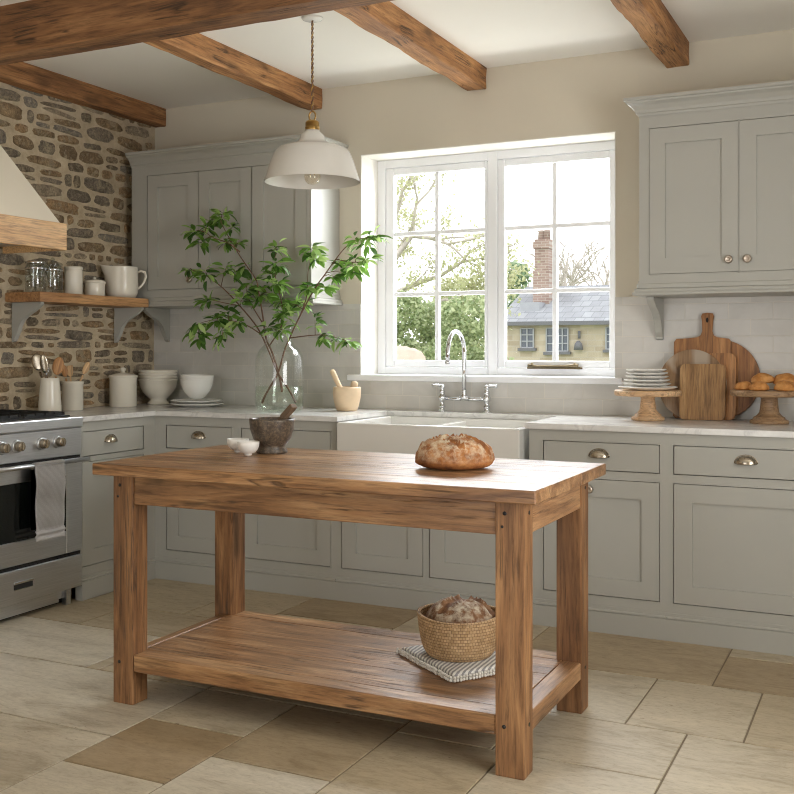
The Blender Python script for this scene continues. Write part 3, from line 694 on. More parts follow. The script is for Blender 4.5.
def wall_unit(x0, x1, yf, doors, knobs, label, wl, wr, corbels):
    t_ = thing('wall_cabinet', label, 'cabinet', ((x0+x1)/2, -.003, 1.51))
    m = MB()
    face_frame(m, 'b', yf, x0, x1, 1.56, 2.345, doors)
    m.box(x0, x0+.018, yf+.02, -.003, 1.56, 2.345); m.box(x1-.018, x1, yf+.02, -.003, 1.56, 2.345); m.box(x0, x1, yf+.02, -.003, 1.56, 1.575); m.box(x0, x1, yf+.02, -.003, 2.32, 2.345)
    m.box(x0+.018, x1-.018, yf+.03, -.05, 1.575, 2.32)
    m.build('carcass', M['upper'], t_)
    m = MB(); cornice(m, x0, x1, yf, 2.3445, wl, wr); m.box(x0-(.002 if wl else 0), x1+(.002 if wr else 0), yf-.002, -.003, 2.338, 2.424); m.build('cornice', M['upper'], t_)
    m = MB(); light_rail(m, x0, x1, yf, 1.575, 1.508, (.02 if wl else 0, .02 if wr else 0)); m.build('bottom_moulding', M['upper'], t_)
    for i, d in enumerate(doors):
        g = .0022; dd = shaker('b', yf, d[0]+g, d[1]-g, d[2]+g, d[3]-g, .072, parent=t_, mat=M['upper'])
        for (kx, kz, ki) in knobs:
            if ki == i: knob('b', yf, kx, kz, dd)
    for (cx_, w_) in corbels:
        m = MB(); m.prism(bracket_profile(-.009, -1, .235, .20, 1.507), 'x', cx_-w_/2, cx_+w_/2, bev=.002); m.build('corbel', M['upper'], t_)
    return t_
def bracket_profile(wall, sgn, reach, drop, ztop):
    "S-curved bracket outline in (distance, z): wall edge straight, free edge curved"
    pts = [(wall, ztop), (wall, ztop-drop-.006), (wall+sgn*.016, ztop-drop), (wall+sgn*.02, ztop-drop+.012)]
    for q, d in ((0, .020), (.12, .034), (.25, .044), (.4, .052), (.52, .062), (.63, .078), (.73, .100), (.82, .128), (.90, .155)):
        pts.append((wall+sgn*d*reach/.205, ztop-drop+.014+(drop-.045)*q))
    pts += [(wall+sgn*(reach*.90), ztop-.026), (wall+sgn*(reach*.97), ztop-.018), (wall+sgn*reach, ztop-.010), (wall+sgn*reach, ztop)]
    return pts
wall_unit(.088, 1.336, -.318, [(.206, .5775, 1.607, 2.288), (.5805, .944, 1.607, 2.288), (.9475, 1.306, 1.607, 2.288)], [(.523, 1.661, 0)], 'grey three door wall cabinet left of the window beside the stone wall', False, True, [(.065+.05, .03)])
wall_unit(3.133, 4.02, -.35, [(3.178, 3.5785, 1.605, 2.285), (3.5805, 3.98, 1.605, 2.285)], [(3.536, 1.661, 0), (3.617, 1.661, 1)], 'grey two door wall cabinet right of the window', True, False, [(3.160, .035)])

# ------------------------------------------------------------------ stone-wall shelf
sh = thing('wall_shelf', 'oak shelf on two grey brackets fixed to the stone wall', 'shelf', (0, -.8, 1.495))
m = MB(); pts = [(.010, -1.219), (.252, -1.219)]+[(.252-.02+.02*math.cos(a), -.370+.02*math.sin(a)) for a in (0, .4, .8, 1.2, PI/2)]+[(.010, -.350)]
m.prism(pts, 'z', 1.503, 1.554, bev=.004); m.build('shelf_board', M['shelfwood'], sh)
for yb in (-1.165, -.375):
    m = MB(); m.prism(bracket_profile(.012, 1, .205, .203, 1.503), 'y', yb-.014, yb+.014, bev=.002); m.build('bracket', M['cabinet'], sh)

# ------------------------------------------------------------------ cooker hood
hd = thing('cooker_hood', 'cream plaster cooker hood with a pale oak band', 'cooker hood', (0, -1.7, 1.765))
hy0, hy1 = -2.165, -1.233
m = MB(); b0 = [(.012, hy1-.02), (.43, hy1-.02), (.43, hy0+.02), (.012, hy0+.02)]; t0 = [(.012, -1.545), (.03, -1.545), (.03, -1.855), (.012, -1.855)]
m.grid([[(x, y, 1.886) for x, y in b0], [(x, y, 2.55) for x, y in t0]], True, smooth=False); m._tag([m.bm.faces.new([m.bm.verts.new((x, y, 2.55)) for x, y in t0])])
m.build('canopy', M['hood'], hd)
m = MB(); m.box(.43, .45, hy0, hy1, 1.755, 1.890, .002); m.box(.025, .43, hy1-.02, hy1, 1.755, 1.890, .002); m.box(.025, .43, hy0, hy0+.02, 1.755, 1.890, .002)
m.build('oak_band', M['hoodwood'], hd)
m = MB(); m.box(.03, .428, hy0+.022, hy1-.022, 1.790, 1.81); m.build('filter_panel', M['steel'], hd)

# ------------------------------------------------------------------ range cooker
rg = thing('range_cooker', 'stainless steel range cooker at the left edge', 'cooker', (.3, -1.72, 0))
ry0, ry1, rf = -2.165, -1.262, .575
m = MB().use(M['steel'])
m.box(.03, rf-.03, ry0, ry1, .10, .86, .002); m.box(.03, rf+.008, ry0, ry1, .872, .924, .006, seg=2)
m.box(rf-.03, rf, ry0, ry1, .735, .871, .003)
m.box(.03, rf-.06, ry0+.01, ry1-.01, .03, .10); m.use(M['gap_shade']).box(rf-.06, rf-.008, ry0+.003, ry1-.003, .1, .87)
m.box(.05, rf-.09, ry0+.03, ry1-.03, .0, .03)
m.use(M['steel']); m.box(rf-.06, rf-.03, ry1-.075, ry1-.045, .0, .10); m.box(rf-.06, rf-.03, ry0+.045, ry0+.075, .0, .10)
m.box(rf-.05, rf-.035, ry0+.1, ry1-.12, .022, .10, .001)
m.build('body', None, rg)
m = MB().use(M['black']); m.box(.06, rf-.05, ry0+.03, ry1-.03, .922, .93)
for yc in (-2.0, -1.715, -1.43):
    for k in range(5):
        yy = yc-.12+.06*k; m.box(.08, rf-.07, yy-.004, yy+.004, .938, .948)
    for xx in (.085, .20, .33, .495): m.box(xx-.004, xx+.004, yc-.13, yc+.13, .93, .9475)
    for xx in (.19, .40): m.lathe([(.04, .928), (.04, .936), (.025, .94), (0, .94)], (xx, yc, 0), 20)
m.build('hob_grate', None, rg)
for yk in (-1.425, -1.531, -1.682, -1.77, -1.9, -2.0, -2.1):
    m = MB().use(M['steel']); m.lathe([(.031, 0), (.031, .006), (.026, .008)], (rf, yk, .810), 24, axis='x')
    m.use(M['nickel']); m.lathe([(.021, .008), (.024, .012), (.022, .034), (.017, .038), (0, .039)], (rf, yk, .810), 10, axis='x', smooth=False)
    m.box(rf+.034, rf+.044, yk-.005, yk+.005, .810-.018, .810+.018, .002); m.build('control_knob', None, rg)
dr = MB().use(M['steel']); fy0, fy1, fz0, fz1 = ry0+.09, -1.372, .372, .640
dr.box(rf-.02, rf+.006, ry0+.004, fy0, .262, .716, .003); dr.box(rf-.02, rf+.006, fy1, ry1-.004, .262, .716, .003)
dr.box(rf-.02, rf+.006, fy0, fy1, fz1, .716, .003); dr.box(rf-.02, rf+.006, fy0, fy1, .262, fz0, .003)
door = dr.build('oven_door', None, rg)
MB().box(rf-.015, rf+.001, fy0, fy1, fz0, fz1).build('oven_window', M['oven_glass'], door)
m = MB(); m.tube([(rf+.052, ry0+.01, .717), (rf+.052, ry1-.008, .717)], .011, 14)
for yy in (ry0+.05, ry1-.05): m.tube([(rf+.004, yy, .705), (rf+.052, yy, .717)], .008, 10)
m.build('oven_handle', M['steel'], door)
m = MB(); m.box(rf-.02, rf+.005, ry0+.004, ry1-.004, .085, .242, .003); dd = m.build('lower_drawer', M['steel'], rg)
m = MB().use(M['gap_shade']); m.box(rf+.004, rf+.006, -1.705, -1.59, .150, .182); m.use(M['chrome']); m.box(rf+.005, rf+.012, -1.705, -1.59, .176, .186, .001); m.box(rf+.005, rf+.009, -1.705, -1.59, .148, .152, .001)  # dark sheet paints the shaded recess behind the grip
m.build('drawer_handle', None, dd)
# towel over the rail
tw = thing('hand_towel', 'pale grey hand towel hanging over the oven rail', 'towel', (rf+.052, -1.53, .717))
def towel(yA, yB, zlo, front, name, mat, z_hi=.717, parent=None, th=.004):
    m = MB(); rows = []
    cx_, r = rf+.052, .0145
    path = []
    n = 22
    for k in range(n+1): path.append((cx_+r+.004*math.sin(k*.5), zlo+(z_hi-zlo)*k/n))
    if front == 2:
        for k in range(1, 9): a = PI*k/8; path.append((cx_+r*math.cos(a), z_hi+r*math.sin(a)))
        for k in range(1, 16): path.append((cx_-r-.001, z_hi-.30*k/15))
    for i, (x, z) in enumerate(path):
        row = []
        for j in range(13):
            q = j/12; y = yA+(yB-yA)*q; f_ = min(1, max(0, (z_hi-z)/.2))
            y += .004*math.sin(z*23+q)*f_
            row.append((x+(.005*math.sin(q*9+z*6)*f_ if x > cx_ else 0), y, z))
        rows.append(row)
    V = m.grid(rows)
    bmesh.ops.solidify(m.bm, geom=m.bm.faces[:], thickness=th)
    return m.build(name, mat, parent)
towel(-1.632, -1.446, .412, 2, 'towel_cloth', M['towel'], parent=tw)
towel(-1.6325, -1.4455, .366, 1, 'towel_hem_band', M['towel_band'], z_hi=.415, parent=tw)

# ------------------------------------------------------------------ farmhouse table
tb = thing('farmhouse_table', 'reclaimed wood farmhouse table with a lower shelf', 'table', (2.46, -1.97, 0))
def worn(m, amp=.0025, sc=7, seed=0): displace(m.bm, amp, sc, seed); return m
TZ = .852; tx0, tx1, ty0, ty1 = 1.641, 3.289, -2.364, -1.570
m = MB(); ys = [ty0, -2.205, -2.05, -1.885, -1.73, ty1]; tn = [.55, .42, .6, .5, .36]
for i in range(5):
    m.box(tx0+(.006 if i in (0, 4) else 0), tx1, ys[i]+.0001, ys[i+1]-.0001, TZ-.040, TZ, .0014 if 0 < i < 4 else .003, tn[i])
m.build('tabletop', M['tx'], tb)
a0, a1, a2, a3, b0, b1, b2, b3 = 1.7047, 1.7932, 3.1505, 3.2405, -2.319, -2.2385, -1.7128, -1.6241
k = 0
for (x0, x1) in ((a0, a1), (a2, a3)):
    for (y0, y1) in ((b0, b1), (b2, b3)):
        m = MB(); m.box(x0, x1, y0, y1, 0, TZ-.0405, .004, [.3, .62, .55, .2][k], 2)
        lg = m.build('leg', M['tz'], tb); k += 1
        spots = []
        if y0 < -2: spots += [('y', x0+.030, .775), ('y', x0+.028, .148)]+([('y', x0+.022, .735)])
        if x0 > 3: spots += [('x', y0+.045, .775), ('x', y0+.045, .150)]
        for (ax_, pos, zz) in spots:   # dark pegs in the leg faces
            pg = MB(); rp_ = .0062 if zz != .735 else .0045
            if ax_ == 'y': pg.lathe([(rp_, .001), (rp_, -.0012), (0, -.0015)], (pos, y0, zz), 10, axis='y')
            else: pg.lathe([(rp_, -.001), (rp_, .0012), (0, .0015)], (x1, pos, zz), 10, axis='x')
            pg.build('peg', M['black'], lg)
def apron(x0, x1, y0, y1, mat, tn): MB().box(x0, x1, y0, y1, .709, TZ-.0405, .002, tn).build('apron', mat, tb)
apron(a1, a2, b0+.007, b0+.035, M['tx'], .2); apron(a1, a2, b3-.035, b3-.007, M['tx'], .4)
apron(a0+.007, a0+.035, b1, b2, M['ty'], .4); apron(a3-.035, a3-.004, b1, b2, M['ty'], .8)
m = MB(); sz0, sz1 = .118, .178
sx0_, sx1_ = a1-.038, a3-.002
for (y0, y1, q) in ((b0+.002, b1, .5),): m.box(a1, a2, y0, y1, sz0, sz1, .004, .45)
ysh = [b1, -2.06, -1.88, b2]
for i in range(3): m.box(sx0_+.022 if i else sx0_+.022, a2+.022, ysh[i], ysh[i+1], sz1-.045, sz1-.0005, .0012, [.42, .55, .5][i])
m.box(a1, a2, b2, b3-.004, sz0, sz1, .003, .7)
m.build('lower_shelf', M['tx'], tb)
MB().box(a2+.023, a3-.002, b1, b2, sz0, sz1, .004, .6).build('shelf_end_rail', M['ty'], tb)
MB().box(sx0_-.02, sx0_+.0215, b1, b2, sz0, sz1, .003, .8).build('shelf_end_rail', M['ty'], tb)

# ------------------------------------------------------------------ pendant lamp
px, py = 1.823, -1.13
pd = thing('pendant_lamp', 'white metal pendant lamp on a twisted cord', 'lamp', (px, py, H))
Zr = 2.018
prof = [(.218, 0), (.2165, .004), (.208, .03), (.190, .09), (.172, .132), (.160, .148), (.135, .158), (.09, .170), (.066, .182), (.057, .195), (.054, .212), (.036, .228), (.032, .236)]
inner = [(r-.004, h-(.0015 if i else -.0005)) for i, (r, h) in enumerate(prof)]
m = MB(); m.lathe(prof+list(reversed(inner)), (px, py, Zr), 48, cap=False); m.build('lamp_shade', M['enamel'], pd)
m = MB(); m.lathe([(.031, .232), (.032, .238), (.032, .270), (.028, .276), (.022, .280), (0, .281)], (px, py, Zr), 24); m.lathe([(.034, .243), (.034, .248)], (px, py, Zr), 24)
m.tube([(px+.017*math.cos(a), py, Zr+.300+.022*math.sin(a)) for a in [2*PI*k/16 for k in range(17)]], .004, 8)
m.build('lamp_fitting', M['brass'], pd)
m = MB(); N = 120; zb, zt = Zr+.318, H-.012
for s_ in (0, 1):
    m.use(M['stem'] if s_ else M['brass'])
    m.tube([(px+.0034*math.cos(k*.55+s_*PI), py+.0034*math.sin(k*.55+s_*PI), zb+(zt-zb)*k/N) for k in range(N+1)], .0030, 6)
m.build('cord', None, pd)
MB().lathe([(.0, -.012), (.035, -.011), (.046, -.007), (.05, 0)], (px, py, H), 32).build('ceiling_rose', M['white_ceramic'], pd)
m = MB().use(M['bulb']); m.lathe([(0, -.0), (.02, .004), (.034, .018), (.038, .036), (.034, .054), (.022, .075), (.016, .095)], (px, py, Zr-.012), 24, cap=False)
m.use(M['brass']); m.lathe([(.017, .092), (.018, .125), (.02, .2)], (px, py, Zr-.012), 20)
m.use(M['brass']); m.tube([(px-.012, py, Zr+.03), (px-.01, py, Zr+.06), (px, py, Zr+.05), (px+.01, py, Zr+.06), (px+.012, py, Zr+.03)], .0012, 5)
m.build('bulb', None, pd)

# ------------------------------------------------------------------ crockery helpers
def vessel(prof_out, th=.004, floor_z=.006):
    "closed cup profile from outer outline (bottom to rim)"
    inn = [(max(r-th, .0006), h) for r, h in prof_out if h > floor_z+.002]
    return [(0, prof_out[0][1])]+prof_out+[(prof_out[-1][0]-th*.5, prof_out[-1][1]+.001)]+list(reversed(inn))+[(0, floor_z)]
def pot(name, label, cat, loc, prof, mat, th=.004, group=None, n=40):
    o = MB(); o.lathe(vessel(prof, th), (0, 0, 0), n, cap=False)
    ob = o.build(name, mat); ob.location = loc
    return tag(ob, label, cat, group)
ZW = WT1+.0005
# round plates and bowls by the corner
pp = [(.09, 0), (.095, .002), (.135, .010), (.156, .017), (.158, .020)]
pl = pot('plate', 'large white dinner plate, lowest of the pair under the bowls', 'plate', (.52, -.255, ZW), [(r, h) for r, h in pp], M['white_ceramic'], .004, 'white plates under the bowls')
p2 = copy_tree(pl); p2.location.z += .019; p2['label'] = 'large white dinner plate directly beneath the two nested bowls'; p2.scale = (.97, .97, 1)
bp_ = [(.035, 0), (.038, .004), (.05, .010), (.078, .045), (.092, .080), (.097, .112), (.099, .118)]
b_ = pot('serving_bowl', 'round white bowl, lower one, standing on the two plates', 'bowl', (.52, -.255, ZW+.045), bp_, M['white_ceramic'], .005, 'white bowls nested on the plates')
b2_ = copy_tree(b_); b2_.location.z += .022; b2_.rotation_euler = (.0, .03, 0); b2_['label'] = 'round white bowl nested slightly tilted inside the lower one'
# footed bowl stack in the corner
fb = [(.062, 0), (.066, .004), (.064, .012), (.052, .024), (.050, .034), (.066, .046), (.094, .076), (.110, .108), (.115, .142), (.119, .146), (.119, .156)]
f0 = pot('footed_bowl', 'cream footed bowl holding the stack of bowls in the corner', 'bowl', (.163, -.165, ZW), fb, M['ceramic'], .005)
sb = [(.056, .052), (.088, .074), (.1045, .108), (.110, .140), (.118, .147), (.118, .156)]
for i in range(3):
    z_ = ZW+.0175*(i+1)
    if i == 0: q0 = pot('stacked_bowl', '', 'bowl', (.163, -.165, z_), sb, M['ceramic'], .005, 'cream bowls stacked on the footed bowl', 40); q = q0
    else: q = copy_tree(q0); q.location.z = z_
    q['label'] = ['cream bowl lowest inside the footed bowl in the corner', 'cream bowl second from the top of the corner stack', 'cream bowl topmost of the corner stack'][i]
# lidded jar
jr = thing('biscuit_jar', 'cream lidded storage jar beside the corner stack of bowls', 'jar', (.128, -.441, ZW))
MB().lathe(vessel([(.074, 0), (.078, .004), (.078, .16), (.080, .166), (.080, .172)], .005), (.128, -.441, ZW), 40, cap=False).build('body', M['ceramic'], jr)
MB().lathe([(0, .170), (.082, .171), (.0845, .175), (.083, .182), (.056, .190), (.02, .197), (.010, .200), (.011, .207), (.017, .214), (.015, .224), (.007, .229), (0, .230)], (.128, -.441, ZW), 40).build('lid', M['ceramic'], jr)
# utensil crocks
cr1 = pot('utensil_jug', 'tall tapered cream jug of metal utensils near the cooker', 'jug', (.19, -1.085, ZW), [(.055, 0), (.059, .004), (.058, .05), (.049, .165), (.048, .180), (.050, .184)], M['ceramic'], .004)
cr2 = pot('utensil_crock', 'straight sided cream crock holding pale wooden utensils', 'crock', (.135, -.86, ZW), [(.053, 0), (.057, .004), (.0565, .145), (.060, .148), (.060, .160)], M['ceramic'], .005)
def utensil(name, label, base, tip, head, mat, cat, hr=(.022, .034), hollow=False):
    base, tip = Vector(base), Vector(tip); d = (tip-base); L = d.length
    m = MB()
    m.tube([(0, 0, 0), (0, 0, L*.5), (0, 0, L-hr[1]*1.2)], [.005, .0045, .005], 8)
    if head == 'spoon': # bowl, oval and slightly dished
        rows = []
        for i in range(9):
            th = PI*i/8; row = []
            for k in range(16):
                a = 2*PI*k/16
                row.append((hr[0]*math.sin(th)*math.cos(a), .006*math.sin(th)*math.sin(a)-.004*math.sin(th)**2, L-hr[1]*math.cos(th)))
            rows.append(row)
        m.grid(rows, True)
    if head == 'spatula': m.prism([(-hr[0]*.6, L-hr[1]*1.3), (-hr[0], L-hr[1]*.6), (-hr[0], L+hr[1]), (hr[0], L+hr[1]*.9), (hr[0], L-hr[1]*.6), (hr[0]*.6, L-hr[1]*1.3)], 'y', -.003, .003, bev=.001)
    if head == 'whisk':
        for k in range(6):
            a = PI*k/6; m.tube([(math.cos(a)*hr[0]*math.sin(PI*j/10)*(1), math.sin(a)*hr[0]*math.sin(PI*j/10), L-hr[1]*1.3+2.2*hr[1]*(j/10)) for j in range(11)], .0012, 5)
            m.tube([(-math.cos(a)*hr[0]*math.sin(PI*j/10)*(1), -math.sin(a)*hr[0]*math.sin(PI*j/10), L-hr[1]*1.3+2.2*hr[1]*(j/10)) for j in range(11)], .0012, 5)
    q = d.to_track_quat('Z', 'Y'); eul = q.to_euler()
    o = m.build(name, mat); o.location = base
    # face the flat of the head to the room
    want = Vector((.55, -.83, 0)); z_ = d.normalized(); y_ = (want-z_*want.dot(z_)).normalized(); x_ = y_.cross(z_)
    o.rotation_euler = Matrix((x_, y_, z_)).transposed().to_euler()
    return tag(o, label, cat)
j1 = Vector((.19, -1.085, ZW)); j2 = Vector((.135, -.86, ZW))
utensil('whisk', 'steel whisk leaning left in the tapered cream jug', j1+Vector((.01, .01, .02)), at(45, 366, -1.06), 'whisk', M['chrome'], 'whisk', (.022, .036))
utensil('serving_spoon', 'steel serving spoon leaning furthest left in the cream jug', j1+Vector((.012, -.012, .02)), at(37.5, 362, -1.12), 'spoon', M['nickel'], 'spoon', (.033, .046))
utensil('serving_spoon', 'narrow steel serving spoon upright in the tapered cream jug', j1+Vector((0, .0, .02)), at(44, 364, -1.12), 'spoon', M['nickel'], 'spoon', (.022, .05))
utensil('wooden_spoon', 'broad brown wooden spoon standing in the tapered cream jug', j1+Vector((-.01, .01, .02)), at(58, 366, -1.05), 'spoon', M['spoon'], 'spoon', (.030, .048))
utensil('wooden_spoon', 'dark wooden spoon partly hidden at the left of the straight crock', j2+Vector((.0, -.01, .02)), at(64.5, 371, -.89), 'spoon', M['spoon'], 'spoon', (.018, .034))
utensil('wooden_spatula', 'pale wooden spatula upright in the straight crock', j2+Vector((0, 0, .02)), at(70, 370, -.86), 'spatula', M['spoon_pale'], 'spatula', (.016, .026))
utensil('wooden_spoon', 'pale wooden spoon leaning right out of the straight crock', j2+Vector((-.012, -.015, .02)), at(86, 368, -.80), 'spoon', M['spoon_pale'], 'spoon', (.017, .036))
# shelf jars
SZ = 1.5545
def glass_jar(y, r, h, knob_, label):
    t_ = thing('glass_jar', label, 'jar', (.13, y, SZ), 'glass jars on the stone wall shelf')
    MB().lathe(vessel([(r*.96, 0), (r, .004), (r, h-.02), (r*.9, h-.008), (r*.9, h)], .003), (.13, y, SZ), 32, cap=False).build('body', M['jar_glass'], t_)
    pr_ = [(0, h-.002), (r*.96, h-.001), (r*1.0, h+.003), (r*1.0, h+.010), (r*.8, h+.016)]
    pr_ += [(r*.3, h+.020), (.007, h+.024), (.012, h+.034), (.008, h+.042), (0, h+.044)] if knob_ else [(0, h+.019)]
    MB().lathe(pr_, (.13, y, SZ), 32).build('lid', M['jar_glass'] if knob_ else M['chrome'], t_)
    MB().lathe([(r+.001, h-.030), (r+.0025, h-.027), (r+.0025, h-.022), (r+.001, h-.019)], (.13, y, SZ), 32).build('lid_clamp', M['chrome'], t_)
glass_jar(-1.128, .052, .152, False, 'glass storage jar with a flat metal lid, leftmost on the stone wall shelf')
glass_jar(-1.005, .052, .152, True, 'glass storage jar with a knobbed glass lid on the stone wall shelf')
t_ = thing('canister', 'tall cream lidded canister on the stone wall shelf', 'canister', (.13, -.848, SZ))
MB().lathe(vessel([(.046, 0), (.048, .003), (.048, .135), (.047, .14)], .004), (.13, -.848, SZ), 32, cap=False).build('body', M['ceramic'], t_)
MB().lathe([(0, .138), (.050, .139), (.051, .143), (.051, .152), (.047, .157), (0, .159)], (.13, -.848, SZ), 32).build('lid', M['ceramic'], t_)
t_ = thing('canister', 'short cream lidded pot next to the white jug on the shelf', 'canister', (.13, -.682, SZ))
MB().lathe(vessel([(.055, 0), (.057, .004), (.057, .070), (.056, .075)], .004), (.13, -.682, SZ), 32, cap=False).build('body', M['ceramic'], t_)
MB().lathe([(0, .073), (.060, .074), (.061, .078), (.060, .088), (.045, .094), (.012, .097), (.006, .099), (.010, .106), (.006, .110), (0, .111)], (.13, -.682, SZ), 32).build('lid', M['ceramic'], t_)
# big jug
jc = (.140, -.468, SZ); jg = thing('milk_jug', 'large cream jug with a handle at the right end of the shelf', 'jug', jc)
m = MB(); prof = [(.068, 0), (.080, .004), (.092, .03), (.095, .07), (.093, .13), (.091, .176), (.092, .182)]
vp = vessel(prof, .005); m.lathe(vp, jc, 40, cap=False)
sd_ = Vector((-.64, -.77))
for v in m.bm.verts: # the rim drawn out into a spout
    h = v.co.z-jc[2]; d = Vector((v.co.x-jc[0], v.co.y-jc[1]))
    if h > .11 and d.length > .05:
        c = max(0, d.normalized().dot(sd_)); f_ = (c**10)*((h-.11)/.071)**1.5
        v.co.x += sd_.x*.034*f_; v.co.y += sd_.y*.034*f_; v.co.z += .010*f_
m.build('body', M['ceramic'], jg)
hp_ = [(.086, .150), (.110, .163), (.134, .156), (.140, .130), (.128, .095), (.108, .068), (.090, .055)]
MB().tube([(jc[0]-sd_.x*r_, jc[1]-sd_.y*r_, SZ+h_) for r_, h_ in hp_], [.006, .007, .0075, .0075, .007, .0065, .006], 10).build('handle', M['ceramic'], jg)

# wooden mortar with pestle by the sink
wc = Vector((1.512, -.235, ZW))
mt = pot('wooden_mortar', 'pale wooden mortar on the worktop left of the sink', 'mortar', wc, [(.050, 0), (.058, .004), (.066, .03), (.075, .07), (.077, .10), (.076, .126), (.074, .130)], M['pale_wood'], .010)
def pestle(name, label, a, b, r0, r1, mat):
    a, b = Vector(a), Vector(b); d = b-a; L = d.length; m = MB()
    m.lathe([(0, 0), (r0*.7, .004), (r0, .016), (r0*.95, .03), (r1*.8, .05), (r1*.85, L*.6), (r1, L-.018), (r1*.8, L-.005), (0, L)], (0, 0, 0), 18)
    o = m.build(name, mat); o.location = a; o.rotation_euler = d.to_track_quat('Z', 'Y').to_euler(); return tag(o, label, 'pestle')
pestle('wooden_pestle', 'long pale wooden pestle leaning left out of the wooden mortar', wc+Vector((.012, 0, .025)), at(331.5, 369.5, -.26), .020, .016, M['pale_wood'])
pestle('wooden_pestle', 'short round tipped wooden pestle at the right in the wooden mortar', wc+Vector((.0, .01, .03)), at(355.5, 382, -.23)+Vector((0, 0, .005)), .016, .021, M['pale_wood'])

# cake stands
def stand(x, y, r, h, br, mat, label, th=.026):
    m = MB(); m.lathe([(0, 0), (br*.97, 0), (br, .006), (br*.98, .014), (br*.80, .020), (br*.80, .027), (br*.66, .034), (br*.50, .050), (br*.44, h*.60), (br*.42, h-th-.012), (br*.52, h-th), (r*.97, h-th), (r, h-th+.005), (r, h-.005), (r*.985, h), (0, h)], (x, y, ZW), 48)
    return tag(m.build('cake_stand', mat, None, (x, y, ZW)), label, 'cake stand')
s1 = (3.154, -.262); s2 = (3.696, -.235)
stand(*s1, .156, .142, .078, M['stand_wood'], 'pale wooden cake stand holding plates right of the window')
stand(*s2, .170, .150, .086, M['stand_wood_b'], 'brown wooden cake stand holding golden buns')
# plates on the stand
sp_ = [(.06, 0), (.065, .002), (.086, .006), (.104, .013), (.106, .016)]
spec = [(1.28, 0, 'grey white plate at the very bottom of the stack on the cake stand'), (1.06, .015, 'small white plate second from the bottom of the cake stand stack'), (.99, .030, 'small white plate third from the bottom of the cake stand stack'), (.94, .045, 'small white plate fourth from the bottom of the cake stand stack'), (.9, .060, 'small white plate second from the top of the cake stand stack'), (.88, .074, 'scalloped white plate on top of the cake stand stack')]
first = None
for i, (sc, dz, lb) in enumerate(spec):
    z_ = ZW+.1425+dz*1.12
    if first is None:
        first = pot('small_plate', lb, 'plate', (s1[0], s1[1], z_), sp_, M['speck_ceramic'], .004, 'white plates on the cake stand', 40); q = first
    else: q = copy_tree(first); q.location = (s1[0]-.006+random.uniform(-.003, .003), s1[1], z_); q['label'] = lb
    q.scale = (sc*1.02, sc*1.02, 1)
# buns
def blob(rx, ry, rz, n=28, R=14, flat=.35, seed=0, amp=.05, toner=None, slashes=None):
    m = MB(); rows = []
    for i in range(R+1):
        th = PI*i/R; row = []
        for k in range(n):
            a = 2*PI*k/n; x, y, z = math.sin(th)*math.cos(a), math.sin(th)*math.sin(a), math.cos(th)
            w_ = 1+amp*noise.noise(Vector((x*1.7+seed, y*1.7, z*1.7)))+amp*.3*noise.noise(Vector((x*6+seed, y*6, z*6)))
            zz = z*rz*w_
            if z < 0: zz = z*rz*flat; w_ *= max(math.sin(th), .0001)**-.62
            row.append((x*rx*w_, y*ry*w_, zz+rz*flat))
        rows.append(row)
    m.grid(rows, True, toner=None)
    bmesh.ops.remove_doubles(m.bm, verts=m.bm.verts, dist=.0004)
    return m
bz = ZW+.1505
bun_px = [(-.108, -.02, 0, 'golden bun leftmost on the cake stand'), (-.035, -.075, 0, 'golden bun at the front of the cake stand, second from left'), (.075, -.065, 0, 'golden bun at the front right of the cake stand'), (-.03, .02, .03, 'golden bun on top of the pile, left one'), (.065, .035, .028, 'golden bun on top of the pile, right one'), (.06, .09, 0, 'golden bun at the back of the cake stand')]
first = None
for i, (dx, dy, dz, lb) in enumerate(bun_px):
    if first is None:
        m = blob(.050, .047, .035, 26, 14, .3, 3, .10); first = m.build('bun', M['bun']); q = first
    else: q = copy_tree(first)
    q.location = (s2[0]+dx, s2[1]+dy, bz+dz); q.rotation_euler = (.12*math.sin(i*2.1) if i > 2 else 0, .1*math.cos(i*1.7) if i > 2 else 0, i*1.3); s_ = [.88, .92, 1.02, 1.05, 1.08, 1][i]; q.scale = (s_, s_, s_)
    tag(q, lb, 'bun', 'buns on the brown cake stand')

# cutting boards leaning on the tiles
def leaning(m, name, mat, yb, height, label, lean, x=3.3):
    o = m.build(name, mat); o.location = (x, yb, ZW); o.rotation_euler = (-lean, 0, 0)   # top leans back to the wall
    return tag(o, label, 'board')
def rrect(w, h, r, n=5):
    pts = []
    for (cx_, cz_, a0_) in ((w/2-r, r, -PI/2), (w/2-r, h-r, 0), (-w/2+r, h-r, PI/2), (-w/2+r, r, PI)):
        for k in range(n+1): a = a0_+PI/2*k/n; pts.append((cx_+r*math.cos(a), cz_+r*math.sin(a)))
    return pts
def disc(r, n=56, sx=1): return [(sx*r*math.cos(2*PI*k/n), r+r*math.sin(2*PI*k/n)) for k in range(n)]
m = MB(); m.prism(disc(.192), 'y', -.010, .010, bev=.003); leaning(m, 'round_board', M['board_c'], -.048, .38, 'large round dark wooden board behind the other boards', .07, 3.444)
m = MB(); W = .27
hx = .022
hp = [(-W/2, .012), (-W/2+.012, 0), (W/2-.012, 0), (W/2, .012), (W/2, .372), (W/2-.012, .388), (hx+.046, .392), (hx+.028, .402), (hx+.020, .425), (hx+.022, .47), (hx+.030, .497), (hx+.024, .511), (hx, .514), (hx-.024, .511), (hx-.030, .497), (hx-.022, .47), (hx-.020, .425), (hx-.028, .402), (hx-.046, .392), (-W/2+.012, .388), (-W/2, .372)]
m.prism(hp, 'y', -.009, .009, bev=.003)
